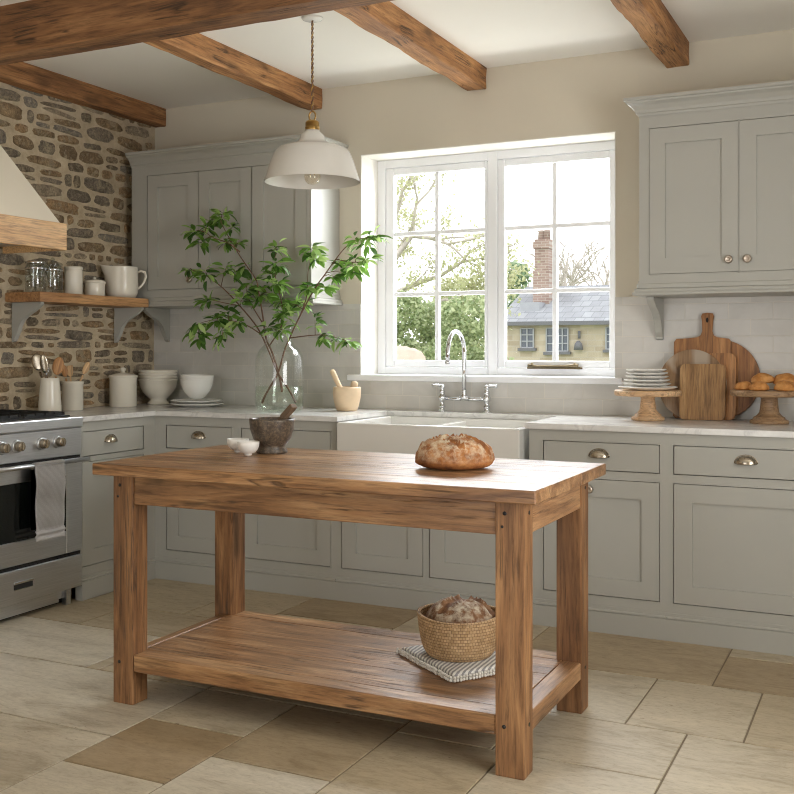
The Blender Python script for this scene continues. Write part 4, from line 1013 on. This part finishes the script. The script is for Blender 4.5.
m.use(M['board_a']); m.use(M['gap_shade']); m.prism([(hx+.006*math.cos(a), .478+.013*math.sin(a)) for a in [2*PI*k/12 for k in range(12)]], 'y', -.0098, .0098)  # dark oval plug paints the shade of the hanging hole
m.mats = [M['board_a'], M['gap_shade']]
bd = leaning(m, 'paddle_board', None, -.072, .5, 'oak paddle cutting board with a handle and hanging hole', .08, 3.370)
m = MB(); m.prism(rrect(.215, .318, .03), 'y', -.009, .009, bev=.003); leaning(m, 'cutting_board', M['board_a'], -.094, .3, 'plain oak board with rounded corner behind the worn front board', .08, 3.424)
m = MB(); m.use(M['board_b']).prism(disc(.168, sx=.95), 'y', -.009, .009, bev=.004, tone=.7)
def patch_mat():
    q = NT('bleached_round_board'); mp = q.coord((1, 1, .4)); n = q.noise(mp, 5.5, 3, .5, .4)
    g = q.ramp(q.noise(q.coord((1, 1, .1)), 60, 5), 'Fac', [(.3, lin((116, 88, 60))), (.7, lin((160, 128, 94)))]).outputs[0]
    q.base(q.mix(q.ramp(n, 'Fac', [(.46, (0, 0, 0)), (.53, (1, 1, 1))]).outputs[0], g, lin((176, 160, 142)))); q.set(Roughness=.55); return q.m
m.mats = [patch_mat()]
leaning(m, 'round_board', None, -.118, .34, 'weathered round board with bleached grey patches', .10, 3.331)
m = MB(); m.use(M['board_b']).prism(rrect(.210, .266, .022), 'y', -.0135, .0135, bev=.004, tone=.62)
for (p, q_, tn_) in ((-.105, -.078, .1), (-.078, .048, .62), (.048, .105, .95)):
    pass
leaning(m, 'cutting_board', None, -.152, .26, 'small worn rectangular board in front of all the others', .11, 3.386)

# ------------------------------------------------------------------ vase with branches
vc = Vector((1.208, -.44, ZW)); vs = thing('glass_vase', 'large clear glass bottle vase on the worktop holding green branches', 'vase', vc)
vprof = [(.105, 0), (.122, .006), (.131, .03), (.132, .15), (.132, .27), (.126, .305), (.110, .335), (.086, .357), (.072, .375), (.068, .40), (.070, .43), (.080, .446)]
MB().lathe([(0, .002)]+vprof, vc, 56, cap=False).build('body', M['glass'], vs)
MB().lathe([(0, .006), (.102, .006), (.118, .012), (.127, .032), (.1285, .135), (0, .135)], vc, 56, cap=False).build('water', M['water'], vs)
MB().tube([(vc.x+.080*math.cos(a), vc.y+.080*math.sin(a), vc.z+.446) for a in [2*PI*k/40 for k in range(41)]], .005, 8).build('rim', M['glass'], vs)

def leaf_into(m, p, d, L, W, tone, nrm):
    d = d.normalized(); side = d.cross(nrm)
    if side.length < .1: side = d.cross(Vector((1, 0, .3)))
    side.normalize(); up = side.cross(d).normalized()
    rows = []
    for i in range(6):
        q = i/5; w = W*math.sin(PI*min(q*.94+.03, 1))**.8*(1-.25*q); c = p+d*L*q-up*L*.28*q*q
        rows.append([tuple(c-side*w+up*w*.35), tuple(c), tuple(c+side*w+up*w*.35)])
    m.grid(rows, tone=tone, smooth=True)
def branch(label, stems, clusters, seed):
    rnd = random.Random(seed)
    root = thing('leafy_branch', label, 'branch', stems[0][0], 'leafy branches in the glass vase')
    ms = MB(); mf = MB(); allp = []
    for pts, r0, r1 in [(s_[0:], 0, 0) for s_ in []]: pass
    for st in stems:
        P = [Vector(p) for p in st]; D = []
        for i in range(len(P)-1):      # smooth it
            p0, p1, p2, p3 = P[max(i-1, 0)], P[i], P[i+1], P[min(i+2, len(P)-1)]
            for k in range(5):
                t = k/5; D.append(.5*((2*p1)+(-p0+p2)*t+(2*p0-5*p1+4*p2-p3)*t*t+(-p0+3*p1-3*p2+p3)*t*t*t))
        D.append(P[-1]); n = len(D); big = .0062 if st is stems[0] else .0038
        ms.tube(D, [big*(1-.7*i/(n-1)) for i in range(n)], 7); allp += D
    for (c, r) in clusters:
        c = Vector(c); near = min(allp, key=lambda p: (p-c).length+max(0, p.z-c.z)*.8)
        if (near-c).length > .01:
            mid = (near+c)/2+Vector((0, 0, .01)); ms.tube([near, mid, c], [.0022, .0018, .0012], 5)
        tw = (c-near).normalized() if (c-near).length > .01 else Vector((0, 0, 1))
        nl = int(7+r*230)
        for k in range(nl):
            a = rnd.uniform(0, 2*PI); e = rnd.uniform(-.5, 1.1)
            d = Vector((math.cos(a), math.sin(a)*.75, e*.8-.35))+tw*.4
            L = rnd.uniform(.046, .074)*min(1.1, .7+r*6)
            p = c+tw*rnd.uniform(-1.0, .5)*r+d.normalized()*r*rnd.uniform(0, .5)
            if p.y+d.normalized().y*L > -.365: d.y = -abs(d.y)*.5
            leaf_into(mf, p, d, L, L*rnd.uniform(.20, .29), rnd.choice((.05, .2, .35, .45, .6, .75, .95)), Vector((rnd.uniform(-.4, .4), -.5+rnd.uniform(-.6, .6), .9)))
    ms.build('stem', M['stem'], root); mf.build('foliage', M['leaf'], root)
    return root
def U(l, ys, ye): # survey points between two depths
    n = len(l); return [at(u, v, ys+(ye-ys)*i/(n-1)) for i, (u, v) in enumerate(l)]
def CL(l, y, dy, seed):
    rnd = random.Random(seed); return [(at(u, v, y+rnd.uniform(-dy, dy)), r*.0054) for (u, v, r) in l]
branch('leafy branch leaning furthest left out of the glass vase',
    [U([(296, 403), (288, 388), (278, 373), (268, 349), (257, 327), (240, 306), (226, 291), (214, 281), (203, 274), (192, 270)], -.36+-.04, -.56),
     U([(262, 335), (248, 326), (232, 321), (215, 320), (204, 322), (196, 325)], -.45, -.58), U([(240, 306), (225, 303), (212, 300)], -.48, -.55)],
    CL([(205, 273, 13), (189, 270, 6), (208, 301, 10), (194, 331, 12), (200, 338, 8), (217, 319, 11), (222, 336, 9), (228, 312, 10), (226, 268, 8), (238, 322, 8), (242, 300, 9)], -.55, .05, 1), 11)
branch('tall leafy branch rising to the upper left from the glass vase',
    [U([(282, 392), (279, 375), (272, 352), (266, 338), (262, 311), (258, 288), (255, 278), (240, 256), (227, 234), (221, 222)], -.42, -.50),
     U([(262, 322), (250, 302), (246, 288)], -.47, -.5), U([(240, 252), (228, 243), (214, 238), (205, 232)], -.5, -.56),
     U([(270, 345), (283, 322), (281, 300), (276, 280), (275, 262), (276, 250)], -.46, -.5)],
    CL([(222, 214, 14), (212, 222, 6), (193, 232, 9), (201, 243, 11), (226, 243, 7), (207, 227, 9), (240, 243, 5), (232, 228, 6), (244, 268, 10), (249, 285, 13), (276, 248, 11), (277, 263, 12), (269, 274, 8), (278, 284, 12), (258, 297, 8), (270, 293, 9), (284, 300, 10), (269, 328, 10), (285, 313, 10), (283, 330, 7)], -.49, .06, 2), 12)
branch('leafy branch arching right from the glass vase towards the window',
    [U([(262, 403), (267, 392), (278, 373), (284, 352), (288, 342), (298, 320), (314, 290), (326, 273), (336, 259), (347, 246), (360, 239), (373, 237)], -.45, -.46),
     U([(300, 316), (307, 295), (308, 272), (312, 254)], -.44, -.42), U([(290, 338), (305, 336), (322, 335), (338, 338), (347, 341)], -.46, -.5), U([(336, 259), (350, 262), (362, 262)], -.46, -.5)],
    CL([(312, 248, 12), (317, 259, 7), (356, 238, 11), (375, 237, 9), (367, 243, 7), (355, 260, 10), (369, 259, 7), (344, 273, 5), (353, 271, 8), (334, 277, 7), (325, 288, 11), (288, 303, 10), (300, 303, 11), (315, 320, 8), (284, 317, 9), (324, 337, 7), (336, 338, 6), (347, 342, 8), (308, 288, 7), (340, 264, 5)], -.46, .05, 3), 13)

# ------------------------------------------------------------------ things on the table
sc_ = Vector((2.022, -1.775, TZ+.0005))
MB_ = MB(); prof = [(.058, 0), (.061, .003), (.060, .012), (.050, .024), (.056, .034), (.074, .058), (.084, .090), (.0885, .125), (.089, .134)]
MB_.lathe(vessel(prof, .012, .03), (0, 0, 0), 48, cap=False)
o = MB_.build('stone_mortar', M['darkstone']); o.location = sc_; tag(o, 'dark speckled stone mortar on the farmhouse table', 'mortar')
m = MB(); a = Vector((2.005, -1.77, TZ+.075)); b = at(294, 405.5, -1.80)
d = b-a; L = d.length
m.lathe([(0, 0), (.018, .004), (.022, .018), (.016, .05), (.013, .09), (.013, L-.02)], (0, 0, 0), 8); m.box(-.015, .015, -.011, .011, L-.075, L, .003)
o = m.build('stone_pestle', plain('brown_pestle_wood', (108, 90, 72), .6, .15, 20)); o.location = a; o.rotation_euler = d.to_track_quat('Z', 'Y').to_euler(); tag(o, 'brown square ended pestle leaning in the stone mortar', 'pestle')
def small_bowl(x, y, r, label):
    prof = [(.013, 0), (.015, .002), (.014, .007), (.027, .011), (r*.84, .022), (r*.97, .036), (r, .052)]
    o = MB(); o.lathe(vessel(prof, .003, .010), (0, 0, 0), 32, cap=False); q = o.build('pinch_bowl', M['speck_ceramic']); q.location = (x, y, TZ+.0005); tag(q, label, 'bowl', 'small pinch bowls beside the stone mortar'); return q
q1 = small_bowl(1.888, -1.812, .043, 'small white pinch bowl further from the stone mortar, behind its twin')
q2 = copy_tree(q1); q2.location = (1.992, -1.895, TZ+.0005); q2['label'] = 'small white pinch bowl in front, touching distance from the stone mortar'
# loaves
def loaf(rx, ry, rz, loc, mat, name, label, seed, cuts, flat=.3, rot=0):
    n, R = 72, 36; m = MB(); rows = []
    def tn(x, y, z):
        c = cutd(x, y)
        return 0 if c > .35 else max(0, min(1, .25+z*.9))
    def cutd(x, y):
        best = 0
        for (x0, y0, x1, y1, w) in cuts:
            dx, dy = x1-x0, y1-y0; t = max(0, min(1, ((x-x0)*dx+(y-y0)*dy)/(dx*dx+dy*dy))); dd = math.hypot(x-x0-t*dx, y-y0-t*dy)
            best = max(best, max(0, 1-dd/w))
        return best
    rows = []; ts = []
    for i in range(R+1):
        th = PI*i/R; row = []; tr = []
        for k in range(n):
            a = 2*PI*k/n; x, y, z = math.sin(th)*math.cos(a), math.sin(th)*math.sin(a), math.cos(th)
            w_ = 1+.07*noise.noise(Vector((x*1.3+seed, y*1.3, z*1.3)))+.025*noise.noise(Vector((x*5+seed, y*5, z*5)))+.012*noise.noise(Vector((x*16+seed, y*16, z*16)))
            c = cutd(x, y) if z > 0 else 0
            zz = z*w_*rz if z > 0 else z*rz*flat
            if z < 0: w_ *= max(math.sin(th), .0001)**-.62
            if z > 0: w_ *= max(math.sin(th), .02)**-.16
            if z > 0: zz += rz*(-.13*math.sin(min(c, 1)*PI/2)+.12*(math.sin(min(1, c*3)*PI) if c < .33 else 0))
            row.append((x*rx*w_, y*ry*w_, zz+rz*flat)); tr.append(tn(x, y, z) if z > -.2 else 0)
        rows.append(row); ts.append(tr)
    m.grid(rows, True, toner=lambda i, j: ts[i][j])
    bmesh.ops.remove_doubles(m.bm, verts=m.bm.verts, dist=.0004)
    o = m.build(name, mat); o.location = loc; o.rotation_euler = (0, 0, rot); return tag(o, label, 'bread')
loaf(.134, .105, .078, (2.862, -1.940, TZ+.0005), M['bread'], 'bread_loaf', 'round crusty loaf standing directly on the tabletop', 4.2,
     [(-.9, -.1, .0, .1, .16), (.0, .0, .75, -.45, .15), (-.1, .1, .5, .6, .15), (-.25, -.2, .1, -.75, .12)], .42, YAW)
# basket, loaf and cloth on the lower shelf
bk = Vector((2.853, -1.872, .2035))
m = MB(); prof = [(.106, 0), (.112, .002), (.126, .022), (.136, .055), (.142, .088), (.146, .122), (.147, .136)]
m.lathe(vessel(prof, .009, .008), (0, 0, 0), 64, cap=False)
for v in m.bm.verts:
    a = math.atan2(v.co.y, v.co.x); v.co.z += .004*math.sin(2*a+1)*(v.co.z/.12)
bkt = thing('bread_basket', 'round woven straw basket on the lower shelf', 'basket', bk)
o = m.build('body', M['basket']); o.parent = bkt
m = MB(); m.tube([(.1425*math.cos(a), .1425*math.sin(a), .138+.004*math.sin(2*a+1)) for a in [2*PI*k/64 for k in range(65)]], .0065, 8); o = m.build('rim', M['basket']); o.parent = bkt
loaf(.127, .112, .086, bk+Vector((0, .005, .060)), M['bread2'], 'bread_loaf', 'dark floury loaf sitting in the woven basket', 8.1,
     [(-.5, -.5, .15, .1, .2), (.15, .1, .8, -.3, .2), (.1, .1, .2, .8, .16)], .5, YAW)
# folded cloth: two layers with soft edge and knotted fringe
cl = thing('folded_cloth', 'folded grey and white striped cloth with a knotted fringe under the basket', 'cloth', (2.83, -1.88, .178))
c00, c10, c11, c01 = Vector((2.625, -1.885)), Vector((2.925, -2.105)), Vector((3.085, -1.87)), Vector((2.80, -1.66))
def clothpos(u, v): return c00*(1-u)*(1-v)+c10*u*(1-v)+c11*u*v+c01*(1-u)*v
for lay, (z0, z1) in enumerate(((.1795, .190), (.1905, .2025))):
    m = MB(); N = 26; top = []; 
    def zt(u, v, z):
        e = min(u, v, 1-u, 1-v); return z-(.004 if e < .02 else 0)+.0008*math.sin(u*22+v*7)*(1 if lay else 0)
    ins = .03*lay
    rowsT = [[(*clothpos(ins+(1-2*ins)*i/N, ins+(1-2*ins)*j/N), zt(i/N, j/N, z1)) for j in range(N+1)] for i in range(N+1)]
    rowsB = [[(p[0], p[1], z0) for p in r] for r in rowsT]
    VT = m.grid(rowsT); VB = m.grid(rowsB, flip=True)
    def rim(V): return [V[i][0] for i in range(N)]+[V[N][j] for j in range(N)]+[V[i][N] for i in range(N, 0, -1)]+[V[0][j] for j in range(N, 0, -1)]
    a_, b_2 = rim(VT), rim(VB)
    for i in range(len(a_)):
        f_ = m.bm.faces.new((a_[i], a_[(i+1) % len(a_)], b_2[(i+1) % len(a_)], b_2[i])); m._tag([f_], .5, True)
    o = m.build('cloth_layer', M['cloth'], cl)
    o.data.transform(Matrix.Rotation(0, 4, 'Z'))
m = MB()
rnd = random.Random(4)
for (p, q) in ((c10, c11), (c00, c10)):
    n_ = 24 if p is c10 else 30
    dr_ = (q-p).normalized(); out = Vector((dr_.y, -dr_.x))
    for k in range(n_):
        b = p+(q-p)*(k+.5)/n_; e = b+out*rnd.uniform(.008, .014)
        for z_ in (.1845, .1965):
            m.lathe([(0, -.0055), (.004, -.004), (.0055, 0), (.004, .004), (0, .0055)], (e.x-out.x*.006, e.y-out.y*.006, z_ if z_ < .19 else .1945), 7)
m.build('fringe', M['fringe'], cl)['kind'] = 'stuff'

# ------------------------------------------------------------------ outside the window
YH = 30.0
def AX(u, v, y=YH): return at(u, v, y)
hs = thing('stone_house', 'sandstone house with a slate roof seen through the right casement', 'house', AX(560, 380))
e0 = AX(505.5, 322); ez = AX(507, 322).z; x0 = AX(503, 322).x; x1 = AX(660, 322).x; rz_ = AX(560, 286, YH+3.4).z
gz = -3.2
m = MB(); m.box(x0, x1, YH, YH+7, gz, ez); m.build('wall', M['house_stone'], hs)
m = MB(); ridge_y = YH+3.5; rx0 = AX(526, 288, ridge_y).x
A = [(x0-.25, YH-.25, ez-.05), (x1, YH-.25, ez-.05), (x1, ridge_y, rz_), (rx0, ridge_y, rz_)]; B = [(x0-.25, YH+7.2, ez-.05), (x1, YH+7.2, ez-.05)]
V = [m.bm.verts.new(p) for p in A+B]
for f_ in ((0, 1, 2, 3), (0, 3, 4), (3, 2, 5, 4), (0, 4, 5, 1), (1, 5, 2)): m._tag([m.bm.faces.new([V[i] for i in f_])])
m.build('roof', M['slate'], hs)
m = MB(); m.box(x0-.3, x1, YH-.35, YH-.22, ez-.14, ez+.0); m.build('gutter', M['lead'], hs)
ca, cb = AX(537.5, 287, YH+2.0), AX(551, 238, YH+2.0)
cb.z -= .06; m = MB(); w_ = cb.x-ca.x; m.box(ca.x-.05, cb.x+.05, YH+1.6, YH+2.6, ca.z-1, ca.z+.6); m.box(ca.x, cb.x, YH+1.65, YH+2.5, ca.z+.5, cb.z-.25); m.box(ca.x-.05, cb.x+.05, YH+1.6, YH+2.58, cb.z-.35, cb.z-.1); m.box(ca.x, cb.x, YH+1.65, YH+2.5, cb.z-.1, cb.z)
ch = m.build('chimney', M['chimney_brick'], hs)
for f_ in (.3, .7): MB().lathe([(.14, 0), (.12, .3), (.15, .34), (.1, .36)], (ca.x+w_*f_, YH+2, cb.z), 14).build('chimney_pot', M['chimney_brick'], ch)
for (u0, u1, v0_, v1_, nc) in ((521.5, 534, 328.5, 347.5, 2), (547, 556, 328, 351.5, 1), (557.5, 568.5, 328, 351, 2), (606.5, 620, 327, 349, 2)):
    a, b = AX(u0, v1_), AX(u1, v0_)
    m = MB(); m.box(a.x, b.x, YH-.04, YH+.03, a.z, b.z); wn = m.build('window', M['house_glass'], hs)
    m = MB(); w_ = b.x-a.x; h_ = b.z-a.z
    for xx in [a.x, b.x]+[a.x+w_*k/nc for k in range(1, nc)]: m.box(xx-.022, xx+.022, YH-.09, YH-.03, a.z, b.z)
    for k in range(4): zz = a.z+h_*k/3; m.box(a.x, b.x, YH-.085, YH-.035, zz-.018, zz+.018)
    m.build('glazing_bars', M['house_frame'], wn)
    MB().box(a.x-.1, b.x+.1, YH-.14, YH, a.z-.12, a.z-.02).build('sill', M['lead'], wn)
a = AX(580, 331); b = AX(580, 350)
MB().tube([(a.x, YH-.1, a.z), (a.x, YH-.1, b.z+.4)], .05, 8).lathe([(.17, 0), (.13, .22), (.05, .32)], (a.x, YH-.2, b.z), 14).build('wall_lantern', M['lead'], hs)
a, b = AX(531, 300, YH+2.2), AX(550, 295, YH+2.2)
slope = (rz_-ez)/(3.5+.25)
m = MB(); m.box(a.x, b.x, YH+.9, YH+1.6, ez+slope*1.0, ez+slope*1.75+.06); m.build('roof_light', M['house_frame'], hs)
# far ground
gr = MB(); gr.box(-60, 40, 1.2, 90, -3.6, -3.2); o = gr.build('lawn', M['grass'], None, (0, 10, -3.2)); o['kind'] = 'structure'
o.name = 'ground'
def tree(name, label, base, limbs, clumps, leafmat, nleaf, lsize, seed, cat='tree', trunk=.25, bark=M['bark'], group=None, foot=0):
    rnd = random.Random(seed); root = thing(name, label, cat, base, group)
    ms = MB(); ends = []
    def grow(p, d, L, r, depth):
        q = p+d*L; mid = (p+q)/2+Vector((rnd.uniform(-1, 1), rnd.uniform(-1, 1), rnd.uniform(-1, 1)))*L*.08
        ms.tube([p, mid, q], [r, r*.85, r*.68], 6 if depth < 2 else 4, cap=False)
        if depth == limbs: ends.append(q); return
        for _ in range(3 if depth > 0 else 4):
            nd = (d+Vector((rnd.uniform(-1, 1), rnd.uniform(-.8, .8), rnd.uniform(-.35, .75)))*.8).normalized(); grow(q, nd, L*rnd.uniform(.62, .82), r*.6, depth+1)
    h = trunk*10
    if foot: ms.tube([Vector(base)-Vector((0, 0, foot)), Vector(base)], trunk, 6)
    grow(Vector(base), Vector((0, 0, 1)), h, trunk, 0)
    ms.build('trunk', bark, root)
    if nleaf:
        mf = MB()
        for (c, r) in clumps:
            c = Vector(c)
            for _ in range(int(nleaf)):
                v = Vector((rnd.gauss(0, 1), rnd.gauss(0, 1), rnd.gauss(0, 1))).normalized()*r*rnd.uniform(.3, 1)**.5
                p = c+Vector((v.x, v.y*.7, v.z*.75)); d = Vector((rnd.uniform(-1, 1), rnd.uniform(-1, 1), rnd.uniform(-1, 1))).normalized(); s_ = d.cross(Vector((rnd.uniform(-1, 1), rnd.uniform(-1, 1), rnd.uniform(-1, 1)))).normalized()*lsize*.5
                a_ = lsize*rnd.uniform(.7, 1.2); V = [mf.bm.verts.new(p), mf.bm.verts.new(p+d*a_*.5+s_), mf.bm.verts.new(p+d*a_), mf.bm.verts.new(p+d*a_*.5-s_)]
                mf._tag([mf.bm.faces.new(V)], rnd.random())
        mf.build('foliage', leafmat, root)
    return root
def cpx(l, y, pxm): return [(at(u, v, y), r*pxm) for u, v, r in l]
# px size at depth: about (distance)/1028 m
b = at(372, 349, 17); rt = thing('spring_tree', 'half bare spreading tree with pale spring leaves seen through the left casement', 'tree', (b.x, 17, -3.2))
ms = MB(); mf = MB(); rnd = random.Random(5)
def limb(P, r0, depth):
    n = len(P); ms.tube(P, [r0*(1-.75*i/(n-1)) for i in range(n)], 5 if depth else 7, cap=False)
    if depth >= 3: return
    for k in range(5 if depth < 2 else 4):
        i = rnd.randrange(1, n); p = P[i]; d = (P[i]-P[i-1]).normalized()+Vector((rnd.uniform(-.9, .9), rnd.uniform(-.6, .6), rnd.uniform(-.6, 1)))
        d.normalize(); L = (P[-1]-P[0]).length*rnd.uniform(.22, .42)
        Q = [p]; 
        for q in range(4): d = (d+Vector((rnd.uniform(-.35, .35), rnd.uniform(-.3, .3), rnd.uniform(-.25, .35)))).normalized(); Q.append(Q[-1]+d*L/4)
        limb(Q, r0*.42, depth+1)
        if depth >= 1:
            for _ in range(14 if Q[-1].z < at(400, 262, 17).z else 4):
                c = Q[-1]+Vector((rnd.gauss(0, .16), rnd.gauss(0, .2), rnd.gauss(0, .14))); dd = Vector((rnd.uniform(-1, 1), rnd.uniform(-1, 1), rnd.uniform(-1, 1))).normalized(); s_ = dd.cross(Vector((.3, .5, 1))).normalized()*.035
                V = [mf.bm.verts.new(c), mf.bm.verts.new(c+dd*.05+s_), mf.bm.verts.new(c+dd*.11), mf.bm.verts.new(c+dd*.05-s_)]; mf._tag([mf.bm.faces.new(V)], rnd.random())
ms.tube([(b.x, 17, -3.2), (b.x+.1, 17, -.5), (b.x, 17, 1.2), (b.x+.1, 17, 2.8)], [.3, .26, .22, .15], 10)
for cv in ([(376, 300), (388, 272), (400, 248), (412, 228), (416, 205), (430, 190)], [(376, 280), (396, 256), (412, 236), (430, 238), (448, 244), (468, 240)], [(376, 300), (398, 292), (420, 282), (440, 276), (462, 262), (482, 258)], [(374, 330), (396, 318), (420, 306), (444, 300), (470, 302)], [(375, 262), (388, 240), (396, 215), (402, 192), (410, 178)]):
    limb([at(u, v, 17+.5*rnd.uniform(-1, 1)) for u, v in cv], .085, 0)
ms.build('trunk', M['bark'], rt); mf.build('foliage', M['tree_leaf'], rt)
# px size at depth: about (distance)/1028 m
for i, (u, v, r, y, lb) in enumerate(((402, 312, 30, 14, 'light green rounded shrub at the left behind the left casement'), (436, 322, 30, 15, 'leafy green shrub in the middle of the left casement view'), (470, 318, 34, 14, 'bushy green shrub at the right of the left casement view'), (455, 295, 26, 19, 'pale yellow green shrub rising behind the nearer shrubs'))):
    c = at(u, v, y); px_ = .0195*(y+5)/19
    tree('shrub', lb, (c.x, y, -3.2), 3, [(c+Vector((0, 0, 0)), r*px_), (c+Vector((-.3, 0, -.8)), r*px_*1.1), (c+Vector((.3, .1, -1.2)), r*px_*1.1)], M['hazed_hedge_leaf'] if i != 3 else M['tree_leaf'], 1500, .085, 20+i, 'shrub', .12, group='shrubs behind the left casement')
c = at(512, 276, 38); tree('evergreen_tree', 'small dark evergreen tree left of the chimney', (c.x, 38, -3.2), 3, [(c, .85), (c+Vector((-.5, 0, -1)), 1.0), (c+Vector((-.3, 0, -2.2)), 1.2)], M['ever_leaf'], 500, .22, 31, trunk=.2)
c = at(580, 300, 42); tree('bare_tree', 'bare branched tree rising behind the house roof', (c.x, 42, -1.2), 5, [], None, 0, 0, 44, trunk=.26, foot=2)
c = at(405, 362, 9); m = MB(); m = blob(.42, .3, .4, 24, 12, .5, 2, .18); o = m.build('garden_boulder', plain('pale_boulder', (196, 176, 160), .9, .12, 5, .4, 12)); o.location = (c.x-.05, 9, .722); o.scale = (1, 1, 1); tag(o, 'pale rounded boulder at the lower left of the left casement', 'boulder')
m = MB(); m.box(c.x-1.2, c.x+1.2, 8.4, 9.6, -3.2, .70); o = m.build('garden_wall', M['house_stone'], None, (c.x, 9, -3.2)); tag(o, 'sandstone garden wall below the boulder', 'wall')

# ------------------------------------------------------------------ light
W = bpy.data.worlds.new('overcast_sky'); S.world = W; W.use_nodes = True
nt = W.node_tree; bg = nt.nodes['Background']
tc = nt.nodes.new('ShaderNodeTexCoord'); sp = nt.nodes.new('ShaderNodeSeparateXYZ'); rp = nt.nodes.new('ShaderNodeValToRGB')
nt.links.new(tc.outputs['Generated'], sp.inputs[0]); nt.links.new(sp.outputs[2], rp.inputs[0])
rp.color_ramp.elements[0].position = 0; rp.color_ramp.elements[0].color = (.97, .985, 1, 1); rp.color_ramp.elements[1].position = .6; rp.color_ramp.elements[1].color = (.95, .975, 1, 1)
nt.links.new(rp.outputs[0], bg.inputs[0]); bg.inputs[1].default_value = 2.2
def area(name, loc, rot, sx, sy, power, col):
    l = bpy.data.lights.new(name, 'AREA'); l.shape = 'RECTANGLE'; l.size = sx; l.size_y = sy; l.energy = power; l.color = col
    o = bpy.data.objects.new(name, l); COL.objects.link(o); o.location = loc; o.rotation_euler = rot; return o
# daylight at the kitchen and side windows, plus two added fill lamps
area('daylight_kitchen_window', ((WX0+WX1)/2, .62, 2.40), (-PI/2+.5, 0, 0), 1.9, .9, 140, (.93, .97, 1))
area('sill_fill_light', ((WX0+WX1)/2, .85, .86), (-PI/2-.7, 0, 0), 1.9, .36, 43, (.99, .99, .97))  # added fill aimed up at the ceiling; no terrace is built there
area('daylight_side_window', (XR+.3, (RY0+RY1)/2, (RZ0+RZ1)/2-.2), (0, PI/2+.45, 0), 1.3, 1.8, 62, (.99, .985, .965))
area('camera_side_fill', (2.5, YB-.3, .9), (PI/2+.6, 0, 0), 1.8, 1.8, 26, (.99, .985, .965))  # added fill from behind the camera, tilted up to brighten the ceiling
S.view_settings.view_transform = 'Standard'; S.view_settings.look = 'None'; S.view_settings.gamma = 1; S.view_settings.exposure = .13
S.cycles.max_bounces = 8; S.cycles.transparent_max_bounces = 24; S.cycles.diffuse_bounces = 5
S.cycles.sample_clamp_indirect = 4
S.cycles.denoising_prefilter = 'NONE'; S.cycles.filter_width = 1.1
